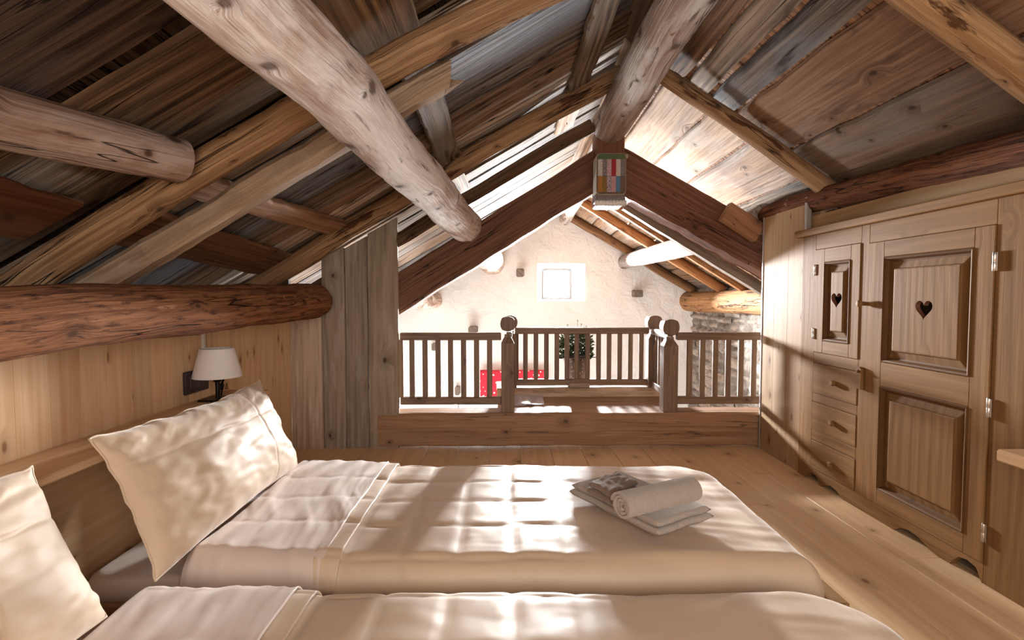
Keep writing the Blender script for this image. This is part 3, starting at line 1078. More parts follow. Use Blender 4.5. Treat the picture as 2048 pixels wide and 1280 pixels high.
def railing(label, p0, p1, zt, zb_, balus, bw, th=0.032, zlow=None):
    p0, p1 = V(p0), V(p1)
    d = (p1 - p0).normalized()
    e = thing('railing', label, 'railing', ((p0.x + p1.x) / 2, (p0.y + p1.y) / 2, zb_ - 0.045))
    up = V((0, 0, 1))
    b = MB()
    timber(b, p0 + up * (zt - 0.0215), p1 + up * (zt - 0.0215), th, 0.043, up, 0.004)
    b.build('top_rail', M['rail'], e)
    b = MB()
    timber(b, p0 + up * (zb_ - 0.0215), p1 + up * (zb_ - 0.0215), th, 0.043, up, 0.004)
    b.build('bottom_rail', M['rail'], e)
    for f in balus:
        c = p0.lerp(p1, f)
        b = MB()
        side = d.cross(up)
        timber(b, c + up * (zb_ - 0.003), c + up * (zt - 0.040), bw, 0.018, side, 0.003, tn(rnd(0.88, 1.08)))
        b.build('baluster', M['rail'], e)
    return e


def fr(xs_, a, c):
    return [(x_ - a) / (c - a) for x_ in xs_]


def px2x(px, y):
    return (px - 1012) * y / F


yr = 2.915
railing('low railing section from the plank partition to the near knobbed post', (-0.602, yr, 0), (-0.028, yr, 0), 0.650, 0.282,
        fr([px2x(p, yr) for p in (801, 824, 850, 876, 901, 927, 953, 979)], -0.602, -0.028), 0.030)
railing('low railing section on the wardrobe side in front of the stone wall', (0.976, yr, 0), (1.47, yr, 0), 0.650, 0.282,
        fr([px2x(p, yr) for p in (1382, 1408, 1434, 1460, 1486, 1512)], 0.976, 1.47), 0.030)
railing('middle railing section set back behind the landing, in front of the plant', (0.060, 3.41, 0), (0.955, 3.41, 0), 0.650, 0.305,
        fr([px2x(p, 3.41) for p in (1032.5, 1051, 1072, 1093, 1114, 1134.5, 1154, 1176, 1198, 1219, 1240.5, 1262, 1284)], 0.060, 0.955), 0.031)
railing('short side railing running back between two knobbed posts toward the stone wall', (0.955, 2.957, 0), (0.975, 3.355, 0), 0.650, 0.300, [0.12, 0.29, 0.46, 0.63, 0.80, 0.94], 0.030)
railing('short side railing hidden behind the near knobbed post by the brochure', (0.018, 2.955, 0), (0.028, 3.36, 0), 0.650, 0.300, [0.12, 0.29, 0.46, 0.63, 0.80, 0.94], 0.030)

# brochure lying on the landing
e = thing('brochure', 'thin glossy silver-grey brochure lying on the landing beside the railing post', 'brochure', (0.13, 3.13, 0.2))
paper = plain('glossy_grey_paper', (0.42, 0.38, 0.40), 0.25)
paper_w = plain('white_paper', (0.8, 0.78, 0.78), 0.4)
dark_print = plain('dark_print', (0.08, 0.06, 0.08), 0.35)
b = MB()
vs, fs = [], []
for i in range(9):
    for j in range(2):
        u = i / 8
        vs += [V((0.052 + 0.18 * u, 3.05 + 0.2 * j + 0.01 * u, 0.2015 + 0.022 + 0.004 * math.sin(u * 6) - (0.022 if j == 0 else 0) * 0.6)), V((0.052 + 0.18 * u, 3.05 + 0.2 * j + 0.01 * u, 0.200))]
for i in range(8):
    a, c = i * 4, i * 4 + 4
    fs += [(a, c, c + 2, a + 2), (a + 1, c + 1, c + 3, a + 3), (a, a + 1, c + 1, c), (a + 2, a + 3, c + 3, c + 2)]
fs += [(0, 1, 3, 2), (32, 33, 35, 34)]
b.add(vs, fs, None, (1, 1, 1), 0, False)
b.build('cover', paper, e)
b = MB()
box(b, (0.12, 3.046, 0.2035), (0.17, 3.05, 0.2085), 'x', 0.0005)
b.build('printed_strip', dark_print, e)

# ------------------------------------------------------------------ far wall details
for (px, pz, w, h, dpt, lab) in ((1041, 545, 0.09, 0.09, 0.16, 'small grey wooden block sticking out of the white gable wall beside the little window'),
                                 (1278, 587, 0.105, 0.085, 0.12, 'small grey wooden block sticking out of the white wall under the pale stairwell log'),
                                 (945, 660, 0.10, 0.075, 0.16, 'small wooden block in the white wall just above the low railing'),
                                 (868, 694, 0.06, 0.085, 0.08, 'small stone-grey block in the white wall seen through the low railing'),
                                 (914, 783, 0.055, 0.10, 0.08, 'lowest grey block in the white wall seen low through the low railing')):
    y = YF - dpt
    x_ = (px - 1012) * y / F
    z_ = 0.85 - (pz - 595) * y / F
    one(lambda b: rough_board(b, (x_, y, z_), (x_, YF + 0.05, z_), w, h, (0, 0, 1), (0.62, 0.60, 0.58), 0, 0.006, 0.03, 0.012), 'wooden_block', M['partition'], lab, 'block')

white_cloth = plain('white_cloth', (0.85, 0.80, 0.76), 0.9)


def cloth(name, x0, x1, z0, z1, y, label, inner=None):
    b = MB()
    vs, fs = [], []
    nx, nz = 24, 10
    for side in (0, 1):
        for i in range(nx + 1):
            for j in range(nz + 1):
                u, w = i / nx, j / nz
                vs.append(V((x0 + (x1 - x0) * u, y + 0.012 * side + 0.012 * math.sin(u * 22), z0 + (z1 - z0) * w)))
    N = (nx + 1) * (nz + 1)
    for i in range(nx):
        for j in range(nz):
            a = i * (nz + 1) + j
            fs.append((a, a + 1, a + nz + 2, a + nz + 1))
            fs.append((N + a, N + a + 1, N + a + nz + 2, N + a + nz + 1))
    rim = [i * (nz + 1) for i in range(nx + 1)] + [nx * (nz + 1) + j for j in range(1, nz + 1)] + [i * (nz + 1) + nz for i in range(nx - 1, -1, -1)] + [j for j in range(nz - 1, 0, -1)]
    for k in range(len(rim)):
        a, c = rim[k], rim[(k + 1) % len(rim)]
        fs.append((a, c, N + c, N + a))
    b.add(vs, fs, None, (1, 1, 1), 0, True)
    for i in range(len(b.f)):
        c = sum((b.v[k] for k in b.f[i]), V()) / len(b.f[i])
        if inner and inner[0] < c.x < inner[1] and inner[2] < c.z < inner[3]:
            b.mi[i] = 1
    return tag(b.build(name, [M['red'], white_cloth]), label, 'cloth')


cloth('red_curtain', -0.30, 0.46, -0.315, 0.01, 5.90, 'red white-flowered cloth with pale middle hung on the far wall behind the near knobbed post', (-0.12, 0.40, -0.215, -0.115))
cloth('red_curtain', 1.07, 1.30, -0.50, -0.17, 5.90, 'small red patterned cloth seen under the middle railing below the plant')
cloth('red_curtain', 1.54, 1.62, -0.50, -0.19, 5.90, 'narrow red strip of cloth seen by the far landing corner post')

# plant in a bark basket hung on a wire ring behind the middle railing
e = thing('hanging_plant', 'dark leafy flowering plant in a woven basket hung behind the middle railing', 'plant', (0.485, 3.53, 0.26))
bark = M['log_bark']
basket_m = dotted('woven_grey_bark', (0.11, 0.075, 0.06), (0.26, 0.20, 0.17), 55)
b = MB()
lathe(b, (0.485, 3.53, 0.27), [(0.06, 0.0), (0.066, 0.01), (0.088, 0.17), (0.092, 0.185), (0.085, 0.185), (0.08, 0.165), (0.05, 0.16)], 28)
b.build('basket', basket_m, e, 40)
b = MB()
pts = [(0.485 + 0.094 * math.cos(a), 3.53 + 0.094 * math.sin(a), 0.445) for a in [2 * math.pi * k / 24 for k in range(25)]]
tube(b, pts, 0.003)
tube(b, [(0.36, 3.43, 0.447), (0.62, 3.43, 0.447)], 0.003)
for sx in (-1, 1):
    tube(b, [(0.485 + sx * 0.06, 3.425, 0.447), (0.485 + sx * 0.06, 3.45, 0.447)], 0.003)
b.build('wire_holder', M['wire'], e)
leaf_m = plain('dark_green_leaves', (0.028, 0.05, 0.016), 0.5)
b = MB()
for k in range(620):
    a, r, h = rnd(0, 6.28), math.sqrt(rnd(0, 1)) * 0.105, rnd(0, 1)
    c = V((0.485 + r * math.cos(a), 3.53 + r * 0.8 * math.sin(a), 0.43 + h * 0.19 * (1.1 - r * 4)))
    d = V((math.cos(a) + rnd(-.6, .6), math.sin(a) + rnd(-.6, .6), rnd(-0.5, 1.0))).normalized()
    s_ = d.cross(V((rnd(-1, 1), rnd(-1, 1), 1))).normalized()
    L, w = rnd(0.024, 0.048), rnd(0.008, 0.014)
    nrm = d.cross(s_)
    b.add([c, c + d * L * 0.5 + s_ * w, c + d * L, c + d * L * 0.5 - s_ * w, c + d * L * 0.5 + nrm * 0.004], [(0, 1, 4), (1, 2, 4), (2, 3, 4), (3, 0, 4)])
b.build('foliage', leaf_m, e)['kind'] = 'stuff'
b = MB()
for (dx, h) in ((-0.06, 0.07), (0.01, 0.10), (0.035, 0.075), (0.07, 0.06)):
    top = V((0.485 + dx, 3.53, 0.585 + h))
    tube(b, [(0.485 + dx * 0.5, 3.53, 0.52), (0.485 + dx * 0.8, 3.53, 0.58), tuple(top)], 0.0012, 5)
    for k in range(4):
        a = k * 1.6
        p = top + V((0.006 * math.cos(a), 0, 0.006 * math.sin(a)))
        b.add([top, p + V((0.003, 0, 0.004)), p + V((-0.003, 0.002, 0.005))], [(0, 1, 2)])
b.build('flower_stem', leaf_m, e)

# ------------------------------------------------------------------ patchwork basket on the king post
def rbox(mb, cx, cz, hw, hh, r, y0, y1, mi, n=5):
    poly = []
    for (sx, sz, a0) in ((1, 1, 0), (-1, 1, 90), (-1, -1, 180), (1, -1, 270)):
        for k in range(n + 1):
            a = math.radians(a0 + 90 * k / n)
            poly.append((cx + sx * (hw - r) + r * math.cos(a), cz + sz * (hh - r) + r * math.sin(a)))
    prism(mb, poly, y0, y1, (1, 1, 1), mi, 'xz')


PY = 2.80
pcx = (1220.5 - 1012) * PY / F
ztop, zbot = 0.85 + (595 - 310) * PY / F, 0.85 + (595 - 391) * PY / F
e = thing('patchwork_holder', 'patchwork fabric basket with coloured strips hung on the dark king post', 'basket', (pcx, PY + 0.05, zbot - 0.03))
green = fabric('dark_green_binding', (0.09, 0.13, 0.065), 0.9, 0.2, 700, 0.3, 0.1)
beige = fabric('beige_binding', (0.34, 0.29, 0.22), 0.9, 0.2, 700, 0.3, 0.1)
pats = [dotted('cream_floral', (0.50, 0.46, 0.42), (0.36, 0.30, 0.28), 120), dotted('grey_floral', (0.15, 0.13, 0.14), (0.32, 0.28, 0.27), 160),
        dotted('pink_floral', (0.42, 0.27, 0.30), (0.55, 0.42, 0.42), 120), fabric('red_patch', (0.30, 0.025, 0.035), 0.9, 0.1),
        dotted('white_floral', (0.52, 0.46, 0.42), (0.42, 0.28, 0.26), 140), dotted('grey_dots', (0.16, 0.13, 0.13), (0.28, 0.24, 0.22), 180),
        fabric('orange_patch', (0.33, 0.15, 0.04), 0.9, 0.1), fabric('ochre_patch', (0.21, 0.12, 0.035), 0.9, 0.1),
        dotted('dark_speckle', (0.36, 0.30, 0.32), (0.05, 0.04, 0.06), 130), dotted('pink_speckle', (0.44, 0.28, 0.29), (0.5, 0.12, 0.12), 150),
        fabric('blue_patch', (0.09, 0.19, 0.30), 0.9, 0.1), fabric('brown_patch', (0.14, 0.09, 0.06), 0.9, 0.1)]
hw, hh = 0.081, (ztop - zbot) / 2
zc = (ztop + zbot) / 2
b = MB()
rbox(b, pcx, zc, hw, hh, 0.02, PY, PY + 0.10, 0)
b.build('body', beige, e)
b = MB()
rbox(b, pcx, zc, hw - 0.004, hh - 0.004, 0.018, PY - 0.006, PY + 0.002, 0)
b.build('quilted_panel', pats[11], e)
b = MB()
rbox(b, pcx, ztop - 0.022, hw - 0.006, 0.016, 0.010, PY - 0.0085, PY - 0.003, 0)
b.build('green_band', green, e)
cw = 0.0245
for row in range(2):
    for k in range(6):
        b = MB()
        x0 = pcx - 3 * cw + k * cw
        z1 = ztop - 0.034 if row == 0 else zc - 0.014
        z0 = zc - 0.013 if row == 0 else zbot + 0.012
        rbox(b, x0 + cw / 2, (z0 + z1) / 2, cw / 2 - 0.0003, (z1 - z0) / 2, 0.002, PY - 0.010, PY - 0.004, 0, 2)
        b.build('patch', pats[row * 6 + k], e)
b = MB()
rbox(b, pcx + 0.086, ztop - 0.012, 0.008, 0.011, 0.004, PY + 0.01, PY + 0.02, 0)
b.build('hanging_loop', beige, e)
b = MB()
prism(b, [(pcx - 0.078, zbot + 0.012), (pcx + 0.076, zbot + 0.012), (pcx + 0.082, zbot - 0.035), (pcx - 0.083, zbot - 0.035)], PY + 0.012, PY + 0.10, (1, 1, 1), 0, 'xz')
b.build('lower_pocket', pats[5], e)
b = MB()
vs, fs = [], []
for i in range(33):
    u = i / 32
    x_ = pcx - 0.086 + 0.172 * u
    d = 0.004 * math.sin(u * 60)
    vs += [V((x_, PY + 0.006 + d, zbot - 0.030)), V((x_, PY + 0.000 + d, zbot - 0.056 - 0.005 * abs(math.sin(u * 25)))), V((x_, PY + 0.009 + d, zbot - 0.030)), V((x_, PY + 0.003 + d, zbot - 0.056))]
for i in range(32):
    a = i * 4
    fs += [(a, a + 4, a + 5, a + 1), (a + 2, a + 6, a + 7, a + 3), (a + 1, a + 5, a + 7, a + 3), (a, a + 4, a + 6, a + 2)]
b.add(vs, fs, None, (1, 1, 1), 0, True)
b.build('lace_trim', white_cloth, e)

# ------------------------------------------------------------------ wardrobe built into the slope
XW = 1.418
wd = thing('wardrobe', 'honey-coloured wooden built-in wardrobe with heart cut-outs in its doors', 'wardrobe', (XW + 0.1, 1.7, 0))


def wp(mb, y0, y1, z0, z1, axis, x0=XW, x1=XW + 0.024, tone=None, ch=0.0015):
    box(mb, (x0, y0, z0), (x1, y1, z1), axis, ch, tone or tn(rnd(0.95, 1.05)))


b = MB()
wp(b, 2.336, 2.440, 0.06, 1.165, 'z')
wp(b, 1.990, 2.036, 0.06, 1.165, 'z')
wp(b, 2.036, 2.336, 1.068, 1.165, 'y')
wp(b, 1.472, 1.990, 1.062, 1.165, 'y')
wp(b, 0.95, 1.472, 0.0, 1.165, 'z')
wp(b, 2.036, 2.336, 0.552, 0.600, 'y')
wp(b, 2.036, 2.336, 0.372, 0.412, 'y')
wp(b, 2.036, 2.336, 0.194, 0.240, 'y')
b.build('face_frame', M['honey'], wd)
b = MB()
box(b, (1.85, 0.95, 0.02), (1.87, 2.43, 1.0), 'z')
box(b, (1.445, 2.41, 0.02), (1.87, 2.43, 1.0), 'z')
box(b, (1.445, 0.95, 0.03), (1.87, 2.43, 0.045), 'y')
box(b, (1.445, 0.95, 1.0), (1.87, 2.43, 1.02), 'y')
box(b, (1.445, 2.0, 0.04), (1.87, 2.012, 1.0), 'z')
box(b, (1.445, 2.012, 0.57), (1.87, 2.41, 0.585), 'y')
b.build('carcass', M['dark'], wd)
# curved apron
b = MB()


def arch(y0, y1, h, n=12, side=None):
    out = []
    for k in range(n + 1):
        f = k / n
        out.append((y0 + (y1 - y0) * f, h * math.sin(math.pi * f) ** 0.7))
    return out


poly = [(2.440, 0.062), (2.440, 0.0), (2.395, 0.0)] + [(y, z) for y, z in arch(2.375, 2.265, 0.040)] + [(2.25, 0.002)] + \
       [(2.222, 0.016), (2.19, 0.027), (2.15, 0.022), (2.12, 0.004), (2.10, 0.0)] + [(1.825, 0.0), (1.79, 0.022), (1.755, 0.030), (1.71, 0.025), (1.66, 0.006), (1.63, 0.0)] + [(1.585, 0.0)] + \
       [(1.575, 0.018), (1.555, 0.038), (1.525, 0.044), (1.495, 0.036), (1.475, 0.0)] + [(1.4722, 0.0), (1.4722, 0.062)]
prism(b, poly, XW, XW + 0.024, tn(0.97), 0, 'yz', None, 'y')
b.build('apron', M['honey'], wd)
b = MB()
box(b, (XW - 0.030, 0.95, 1.134), (XW + 0.02, 2.465, 1.166), 'y', 0.003, tn(1.1))
b.build('cornice', M['honey'], wd)


def heart_pts(cy, cz, h, n=48):
    out = []
    for k in range(n):
        t = 2 * math.pi * k / n
        hx = 16 * math.sin(t) ** 3
        hz = 13 * math.cos(t) - 5 * math.cos(2 * t) - 2 * math.cos(3 * t) - math.cos(4 * t)
        out.append((cy + hx / 29.0 * h * 0.98, cz + (hz + 2.5) / 29.0 * h))
    return out


def raised_panel(y0, y1, z0, z1, parent, heart=None):
    """moulded frame edge + bevelled raised field (with an optional heart hole cut right through)"""
    ap = XW
    b = MB()
    rings = [(0.0, ap - 0.002), (0.004, ap - 0.006), (0.010, ap - 0.003), (0.016, ap + 0.008), (0.022, ap + 0.010)]

    def rc(i, d):
        return [V((d, y0 + i, z0 + i)), V((d, y1 - i, z0 + i)), V((d, y1 - i, z1 - i)), V((d, y0 + i, z1 - i))]
    q = woff()
    for a, c in zip(rings[:-1], rings[1:]):
        ra, rb = rc(*a), rc(*c)
        for k in range(4):
            k2 = (k + 1) % 4
            vs = [ra[k], ra[k2], rb[k2], rb[k]]
            hor = k in (0, 2)
            b.add(vs, [(0, 1, 2, 3)], [V((p.y, p.z, p.x)) + q if hor else V((p.z, p.y, p.x)) + q for p in vs], tn(0.9))
    b.build('moulding', M['honey_dark'], parent)
    b = MB()
    rings = [(0.022, ap + 0.010), (0.045, ap + 0.006), (0.048, ap + 0.001), (0.052, ap + 0.000)]
    for a, c in zip(rings[:-1], rings[1:]):
        ra, rb = rc(*a), rc(*c)
        for k in range(4):
            k2 = (k + 1) % 4
            vs = [ra[k], ra[k2], rb[k2], rb[k]]
            b.add(vs, [(0, 1, 2, 3)], [V((p.z, p.y, p.x)) + q for p in vs], tn(0.86))
    fr_ = rc(*rings[-1])
    if not heart:
        b.add(fr_, [(0, 1, 2, 3)], [V((p.z, p.y, p.x)) + q for p in fr_], tn(1.0))
        b.build('panel_field', M['honey'], parent)
    else:
        cy, cz, h = heart
        hp = heart_pts(cy, cz, h)
        fy0, fy1, fz0, fz1 = fr_[0].y, fr_[1].y, fr_[0].z, fr_[2].z
        outer = []
        for (yy_, zz_) in hp:
            dy, dz = yy_ - cy, zz_ - cz
            s_ = 1e9
            if dy > 1e-9:
                s_ = min(s_, (fy1 - cy) / dy)
            if dy < -1e-9:
                s_ = min(s_, (fy0 - cy) / dy)
            if dz > 1e-9:
                s_ = min(s_, (fz1 - cz) / dz)
            if dz < -1e-9:
                s_ = min(s_, (fz0 - cz) / dz)
            outer.append([cy + dy * s_, cz + dz * s_])
        for (qy, qz) in ((fy0, fz0), (fy1, fz0), (fy1, fz1), (fy0, fz1)):
            k = min(range(len(outer)), key=lambda i: (outer[i][0] - qy) ** 2 + (outer[i][1] - qz) ** 2)
            outer[k] = [qy, qz]
        n = len(hp)
        d = rings[-1][1]
        vs = [V((d, a, c)) for a, c in hp] + [V((d, a, c)) for a, c in outer]
        b.add(vs, [(i, (i + 1) % n, n + (i + 1) % n, n + i) for i in range(n)], [V((p.z, p.y, p.x)) + q for p in vs], tn(1.0))
        b.build('panel_field', M['honey'], parent)
        b = MB()
        hp2 = [(cy + (a - cy) * 0.96, cz + (c - cz) * 0.96) for a, c in hp]
        vs = [V((d, a, c)) for a, c in hp] + [V((d + 0.016, a, c)) for a, c in hp2]
        b.add(vs, [(i, (i + 1) % n, n + (i + 1) % n, n + i) for i in range(n)])
        b.build('heart_edge', M['heart_cut'], parent)


def hinge(y, z0, z1, parent):
    b = MB()
    lathe(b, (XW - 0.0045, y, z0), [(0.003, 0), (0.0042, 0.002), (0.0042, (z1 - z0) * 0.48), (0.0036, (z1 - z0) * 0.5), (0.0042, (z1 - z0) * 0.52), (0.0042, z1 - z0 - 0.002), (0.003, z1 - z0)], 12)
    box(b, (XW - 0.004, y - 0.009, z0 + 0.002), (XW - 0.001, y + 0.004, z1 - 0.002), 'z', 0.0003)
    b.build('hinge', M['steel'], parent)


def door(y0, y1, z0, z1, panels, stile, hinges, hy):
    b = MB()
    x0, x1 = XW - 0.003, XW + 0.021
    g = 0.0015
    y0, y1, z0, z1 = y0 + g, y1 - g, z0 + g, z1 - g
    ps = [p[:4] for p in panels]
    wp(b, y0, ps[0][0], z0, z1, 'z', x0, x1)
    wp(b, ps[0][1], y1, z0, z1, 'z', x0, x1)
    zz = [z1] + [v for p in ps for v in (p[3], p[2])] + [z0]
    for k in range(0, len(zz), 2):
        wp(b, ps[0][0], ps[0][1], zz[k + 1], zz[k], 'y', x0, x1)
    d = b.build('door', M['honey'], wd)
    for p in panels:
        raised_panel(*p[:4], d, p[4] if len(p) > 4 else None)
    for (a, c) in hinges:
        hinge(hy, a, c, d)
    return d


door(2.036, 2.336, 0.600, 1.068, [(2.093, 2.269, 0.656, 1.007, (2.183, 0.836, 0.064))], 0.06, [(0.95, 1.0), (0.66, 0.71)], 2.336)
door(1.472, 1.990, 0.058, 1.062, [(1.538, 1.909, 0.606, 1.002, (1.722, 0.806, 0.066)), (1.538, 1.912, 0.118, 0.516)], 0.07,
     [(0.925, 0.983), (0.497, 0.556), (0.125, 0.182)], 1.472)
# drawers
for (z0, z1, kz) in ((0.412, 0.552, 0.482), (0.240, 0.372, 0.308), (0.062, 0.194, 0.125)):
    b = MB()
    wp(b, 2.038, 2.334, z0 + 0.0015, z1 - 0.0015, 'y', XW - 0.002, XW + 0.02)
    d = b.build('drawer', M['honey'], wd)
    b = MB()
    box(b, (XW - 0.020, 2.165, kz - 0.012), (XW - 0.002, 2.189, kz + 0.010), 'x', 0.004)
    b.build('knob', M['honey'], d)
b = MB()
lathe(b, (XW - 0.026, 2.013, 0.826), [(0.004, 0), (0.007, 0.001), (0.0135, 0.003), (0.0145, 0.007), (0.0125, 0.012), (0.008, 0.015), (0.008, 0.027)], 20, axis='x')
b.build('knob', M['honey'], wd)
tl = MB()
prism(tl, [(2.013 + 0.014 * math.cos(a), 0.560 + 0.014 * math.sin(a)) for a in [math.pi * k / 10 for k in range(11)]] + [(1.999, 0.486), (2.027, 0.486)], XW - 0.014, XW - 0.002, tn(1), 0, 'yz', None, 'z')
tlo = tl.build('turn_latch', M['honey'], wd)
b = MB()
lathe(b, (XW - 0.020, 2.013, 0.556), [(0.003, 0), (0.006, 0.002), (0.006, 0.008)], 12, axis='x')
b.build('pin', M['honey_dark'], tlo)

one(lambda b: box(b, (1.278, 0.7, 0.424), (1.416, 1.305, 0.456), 'y', 0.004, tn(1.0)), 'wall_shelf', M['pine'],
    'end of a small pale pine shelf board fixed to the wardrobe side', 'shelf')

# ------------------------------------------------------------------ bed heads, lamp, socket
one(lambda b: [box(b, (-1.198, -0.5, 0.434), (-1.018, 2.2, 0.455), 'y', 0.004, tn(0.92, 0.02)), box(b, (-1.198, -0.5, 0.0), (-1.185, 2.2, 0.433), 'y', 0.002, tn(1.0, 0.03))],
    'headboard', M['pine'], 'long pale pine headboard with ledge along the wall behind the pillows', 'headboard')

LX, LY, LZ = -1.115, 1.98, 0.455
lamp = thing('table_lamp', 'small table lamp with white cone shade and black stem on the headboard ledge', 'lamp', (LX, LY, LZ))
b = MB()
box(b, (LX - 0.05, LY - 0.052, LZ), (LX + 0.05, LY + 0.05, LZ + 0.007), 'x', 0.003)
b.build('base', M['black'], lamp)
b = MB()
tube(b, [(LX, LY, LZ + 0.005), (LX, LY, LZ + 0.07), (LX, LY, LZ + 0.15)], 0.0085, 16)
lathe(b, (LX, LY, LZ + 0.07), [(0.012, 0), (0.0145, 0.002), (0.0145, 0.03), (0.011, 0.033)], 20)
b.build('stem', M['black'], lamp)
b = MB()
K = 48
R0, R1, H = 0.086, 0.060, 0.110
z0 = LZ + 0.089
vs, fs = [], []
for (r, z) in ((R0, z0), (R0 - 0.0003, z0 + 0.004), (R1 + 0.0003, z0 + H - 0.004), (R1, z0 + H), (R1 - 0.002, z0 + H), (R0 - 0.002, z0)):
    for k in range(K):
        a = 2 * math.pi * k / K
        vs.append(V((LX + r * math.cos(a), LY + r * math.sin(a), z)))
for i in range(6):
    for k in range(K):
        k2 = (k + 1) % K
        i2 = (i + 1) % 6
        fs.append((i * K + k, i * K + k2, i2 * K + k2, i2 * K + k))
b.add(vs, fs, None, (1, 1, 1), 0, True)
b.build('lamp_shade', M['shade'], lamp, 40)
b = MB()
pts = [(LX - 0.01, LY + 0.004, LZ + 0.088), (LX + 0.005, LY + 0.035, LZ + 0.085), (LX - 0.01, LY + 0.055, LZ + 0.06), (LX - 0.02, LY + 0.065, LZ + 0.025), (LX - 0.03, LY + 0.078, LZ + 0.004)]
tube(b, pts, 0.0028)
tube(b, [(LX + 0.01, LY + 0.03, LZ + 0.08), (LX - 0.012, LY + 0.04, LZ + 0.045), (LX - 0.015, LY + 0.045, LZ + 0.03)], 0.004)
b.build('cord', M['black'], lamp)

so = thing('wall_socket', 'dark brown rectangular switch and socket plate on the pine wall behind the lamp', 'socket', (-1.20, 1.975, 0.49))
b = MB()
box(b, (-1.1995, 1.90, 0.486), (-1.188, 2.05, 0.572), 'y', 0.003)
b.build('plate', M['plastic'], so)
for k in range(3):
    b = MB()
    box(b, (-1.19, 1.925 + k * 0.034, 0.506), (-1.1855, 1.925 + k * 0.034 + 0.0315, 0.553), 'z', 0.001)
    b.build('switch_key', M['plastic2'], so)
b = MB()
box(b, (-1.1995, 2.02, 0.62), (-1.189, 2.038, 0.80), 'z', 0.002)
tag(b.build('cable_duct', M['conduit']), 'narrow pale cable duct on the pine wall above the lamp shade', 'duct')
b = MB()
tube(b, [(-1.1955, 2.045, 0.80), (-1.1955, 2.045, 0.70), (-1.195, 2.044, 0.60), (-1.195, 2.043, 0.575)], 0.0025)
tag(b.build('wire', M['wire']), 'thin dark wire coming down the pine wall to the lamp', 'wire')
# little dark pencil scribble on the wall
b = MB()


def wl(pts):
    tube(b, [(-1.1990, y, z) for y, z in pts], 0.0013, 6)


yo, zo = 2.135, 0.455
wl([(yo + 0.030, zo + .026), (yo + 0.018, zo + .030), (yo + 0.006, zo + .020), (yo + 0.004, zo + .008), (yo + .014, zo), (yo + 0.028, zo + .004), (yo + .03, zo + .014), (yo + .018, zo + .014)])
wl([(yo + 0.032, zo + .002), (yo + .042, zo + .028), (yo + .052, zo + .002)])
wl([(yo + 0.058, zo + .028), (yo + .059, zo + .002)])
wl([(yo + 0.066, zo + .028), (yo + .067, zo + .002), (yo + .08, zo + .002)])
tag(b.build('wall_scribble', M['wire']), 'small dark scribble on the pine wall between lamp and pillow corner', 'marking')

# ------------------------------------------------------------------ beds


def sdf_rr(x, y, x0, x1, y0, y1, rads):
    cx, cy = (x0 + x1) / 2, (y0 + y1) / 2
    hx, hy = (x1 - x0) / 2, (y1 - y0) / 2
    r = rads[(1 if x > cx else 0) + (2 if y > cy else 0)]
    qx, qy = abs(x - cx) - hx + r, abs(y - cy) - hy + r
    return math.hypot(max(qx, 0), max(qy, 0)) + min(max(qx, qy), 0) - r


def fields(y0, seed):
    """height of the duvet top, with quilted squares, soft folds and the sag toward its edges"""
    def quilt(x, y):
        gx, gy = (x + 0.44) / 0.152, (y - y0 - 0.05) / 0.185
        gx += 0.06 * fbm((y * 3, seed, 1))
        gy += 0.07 * fbm((x * 3, seed, 2))
        dx, dy = abs(gx - round(gx)) * 0.152, abs(gy - round(gy)) * 0.185
        fade = 1.0 if x < 0.1 else max(0.12, 1 - (x - 0.1) / 0.25)
        p = (1 - math.exp(-dx / 0.011)) * (1 - math.exp(-dy / 0.011))
        return 0.008 * p * fade

    def h(x, y):
        z = quilt(x, y)
        z += 0.007 * fbm((x * 2.2, y * 2.6, seed))
        z += 0.0022 * fbm((x * 5 + y * 2, y * 11, seed + 3)) + 0.0016 * abs(fbm((x * 16 + y * 4, y * 5, seed + 7)))
        if x > 0.25:
            z += 0.005 * min(1, (x - 0.25) / 0.2) * fbm((x * 2 + y * 9, y * 2 - x, seed + 11))
        return z
    return h


def heightcloth(name, mat, x0, x1, y0, y1, rads, zbase, drop, hfun, R, step, thick, parent=None, edge=None):
    nx, ny = int((x1 - x0) / step), int((y1 - y0) / step)
    vs, fs, wcs = [], [], []

    def warp(f):       # denser near the edges
        return f - 0.09 * math.sin(2 * math.pi * f) * 0.9
    for i in range(nx + 1):
        for j in range(ny + 1):
            x, y = x0 + (x1 - x0) * warp(i / nx), y0 + (y1 - y0) * warp(j / ny)
            d = sdf_rr(x, y, x0, x1, y0, y1, rads)
            if d > -1e-6:
                for _ in range(4):
                    e = 1e-4
                    gx = (sdf_rr(x + e, y, x0, x1, y0, y1, rads) - sdf_rr(x - e, y, x0, x1, y0, y1, rads)) / (2 * e)
                    gy = (sdf_rr(x, y + e, x0, x1, y0, y1, rads) - sdf_rr(x, y - e, x0, x1, y0, y1, rads)) / (2 * e)
                    d = sdf_rr(x, y, x0, x1, y0, y1, rads)
                    if d <= 0:
                        break
                    x -= gx * d
                    y -= gy * d
                d = 0.0
            t = min(1.0, -d / R)
            prof = math.sqrt(max(0.0, 1 - (1 - t) ** 2))
            h = hfun(x, y)
            z = zbase - drop + (drop + h) * prof
            if edge:
                z += edge(x, y, t)
            vs.append(V((x, y, z)))
            wcs.append(V((x, y, 0)))
    for i in range(nx):
        for j in range(ny):
            a = i * (ny + 1) + j
            fs.append((a, a + 1, a + ny + 2, a + ny + 1))
    b = MB()
    b.add(vs, fs, wcs, (1, 1, 1), 0, True)
    o = b.build(name, mat, parent)
    m = o.modifiers.new('thickness', 'SOLIDIFY')
    m.thickness = thick
    m.offset = -1
    return o


def flipup(o):
    me = o.data
    if me.polygons[len(me.polygons) // 2].normal.z < 0:
        me.flip_normals()


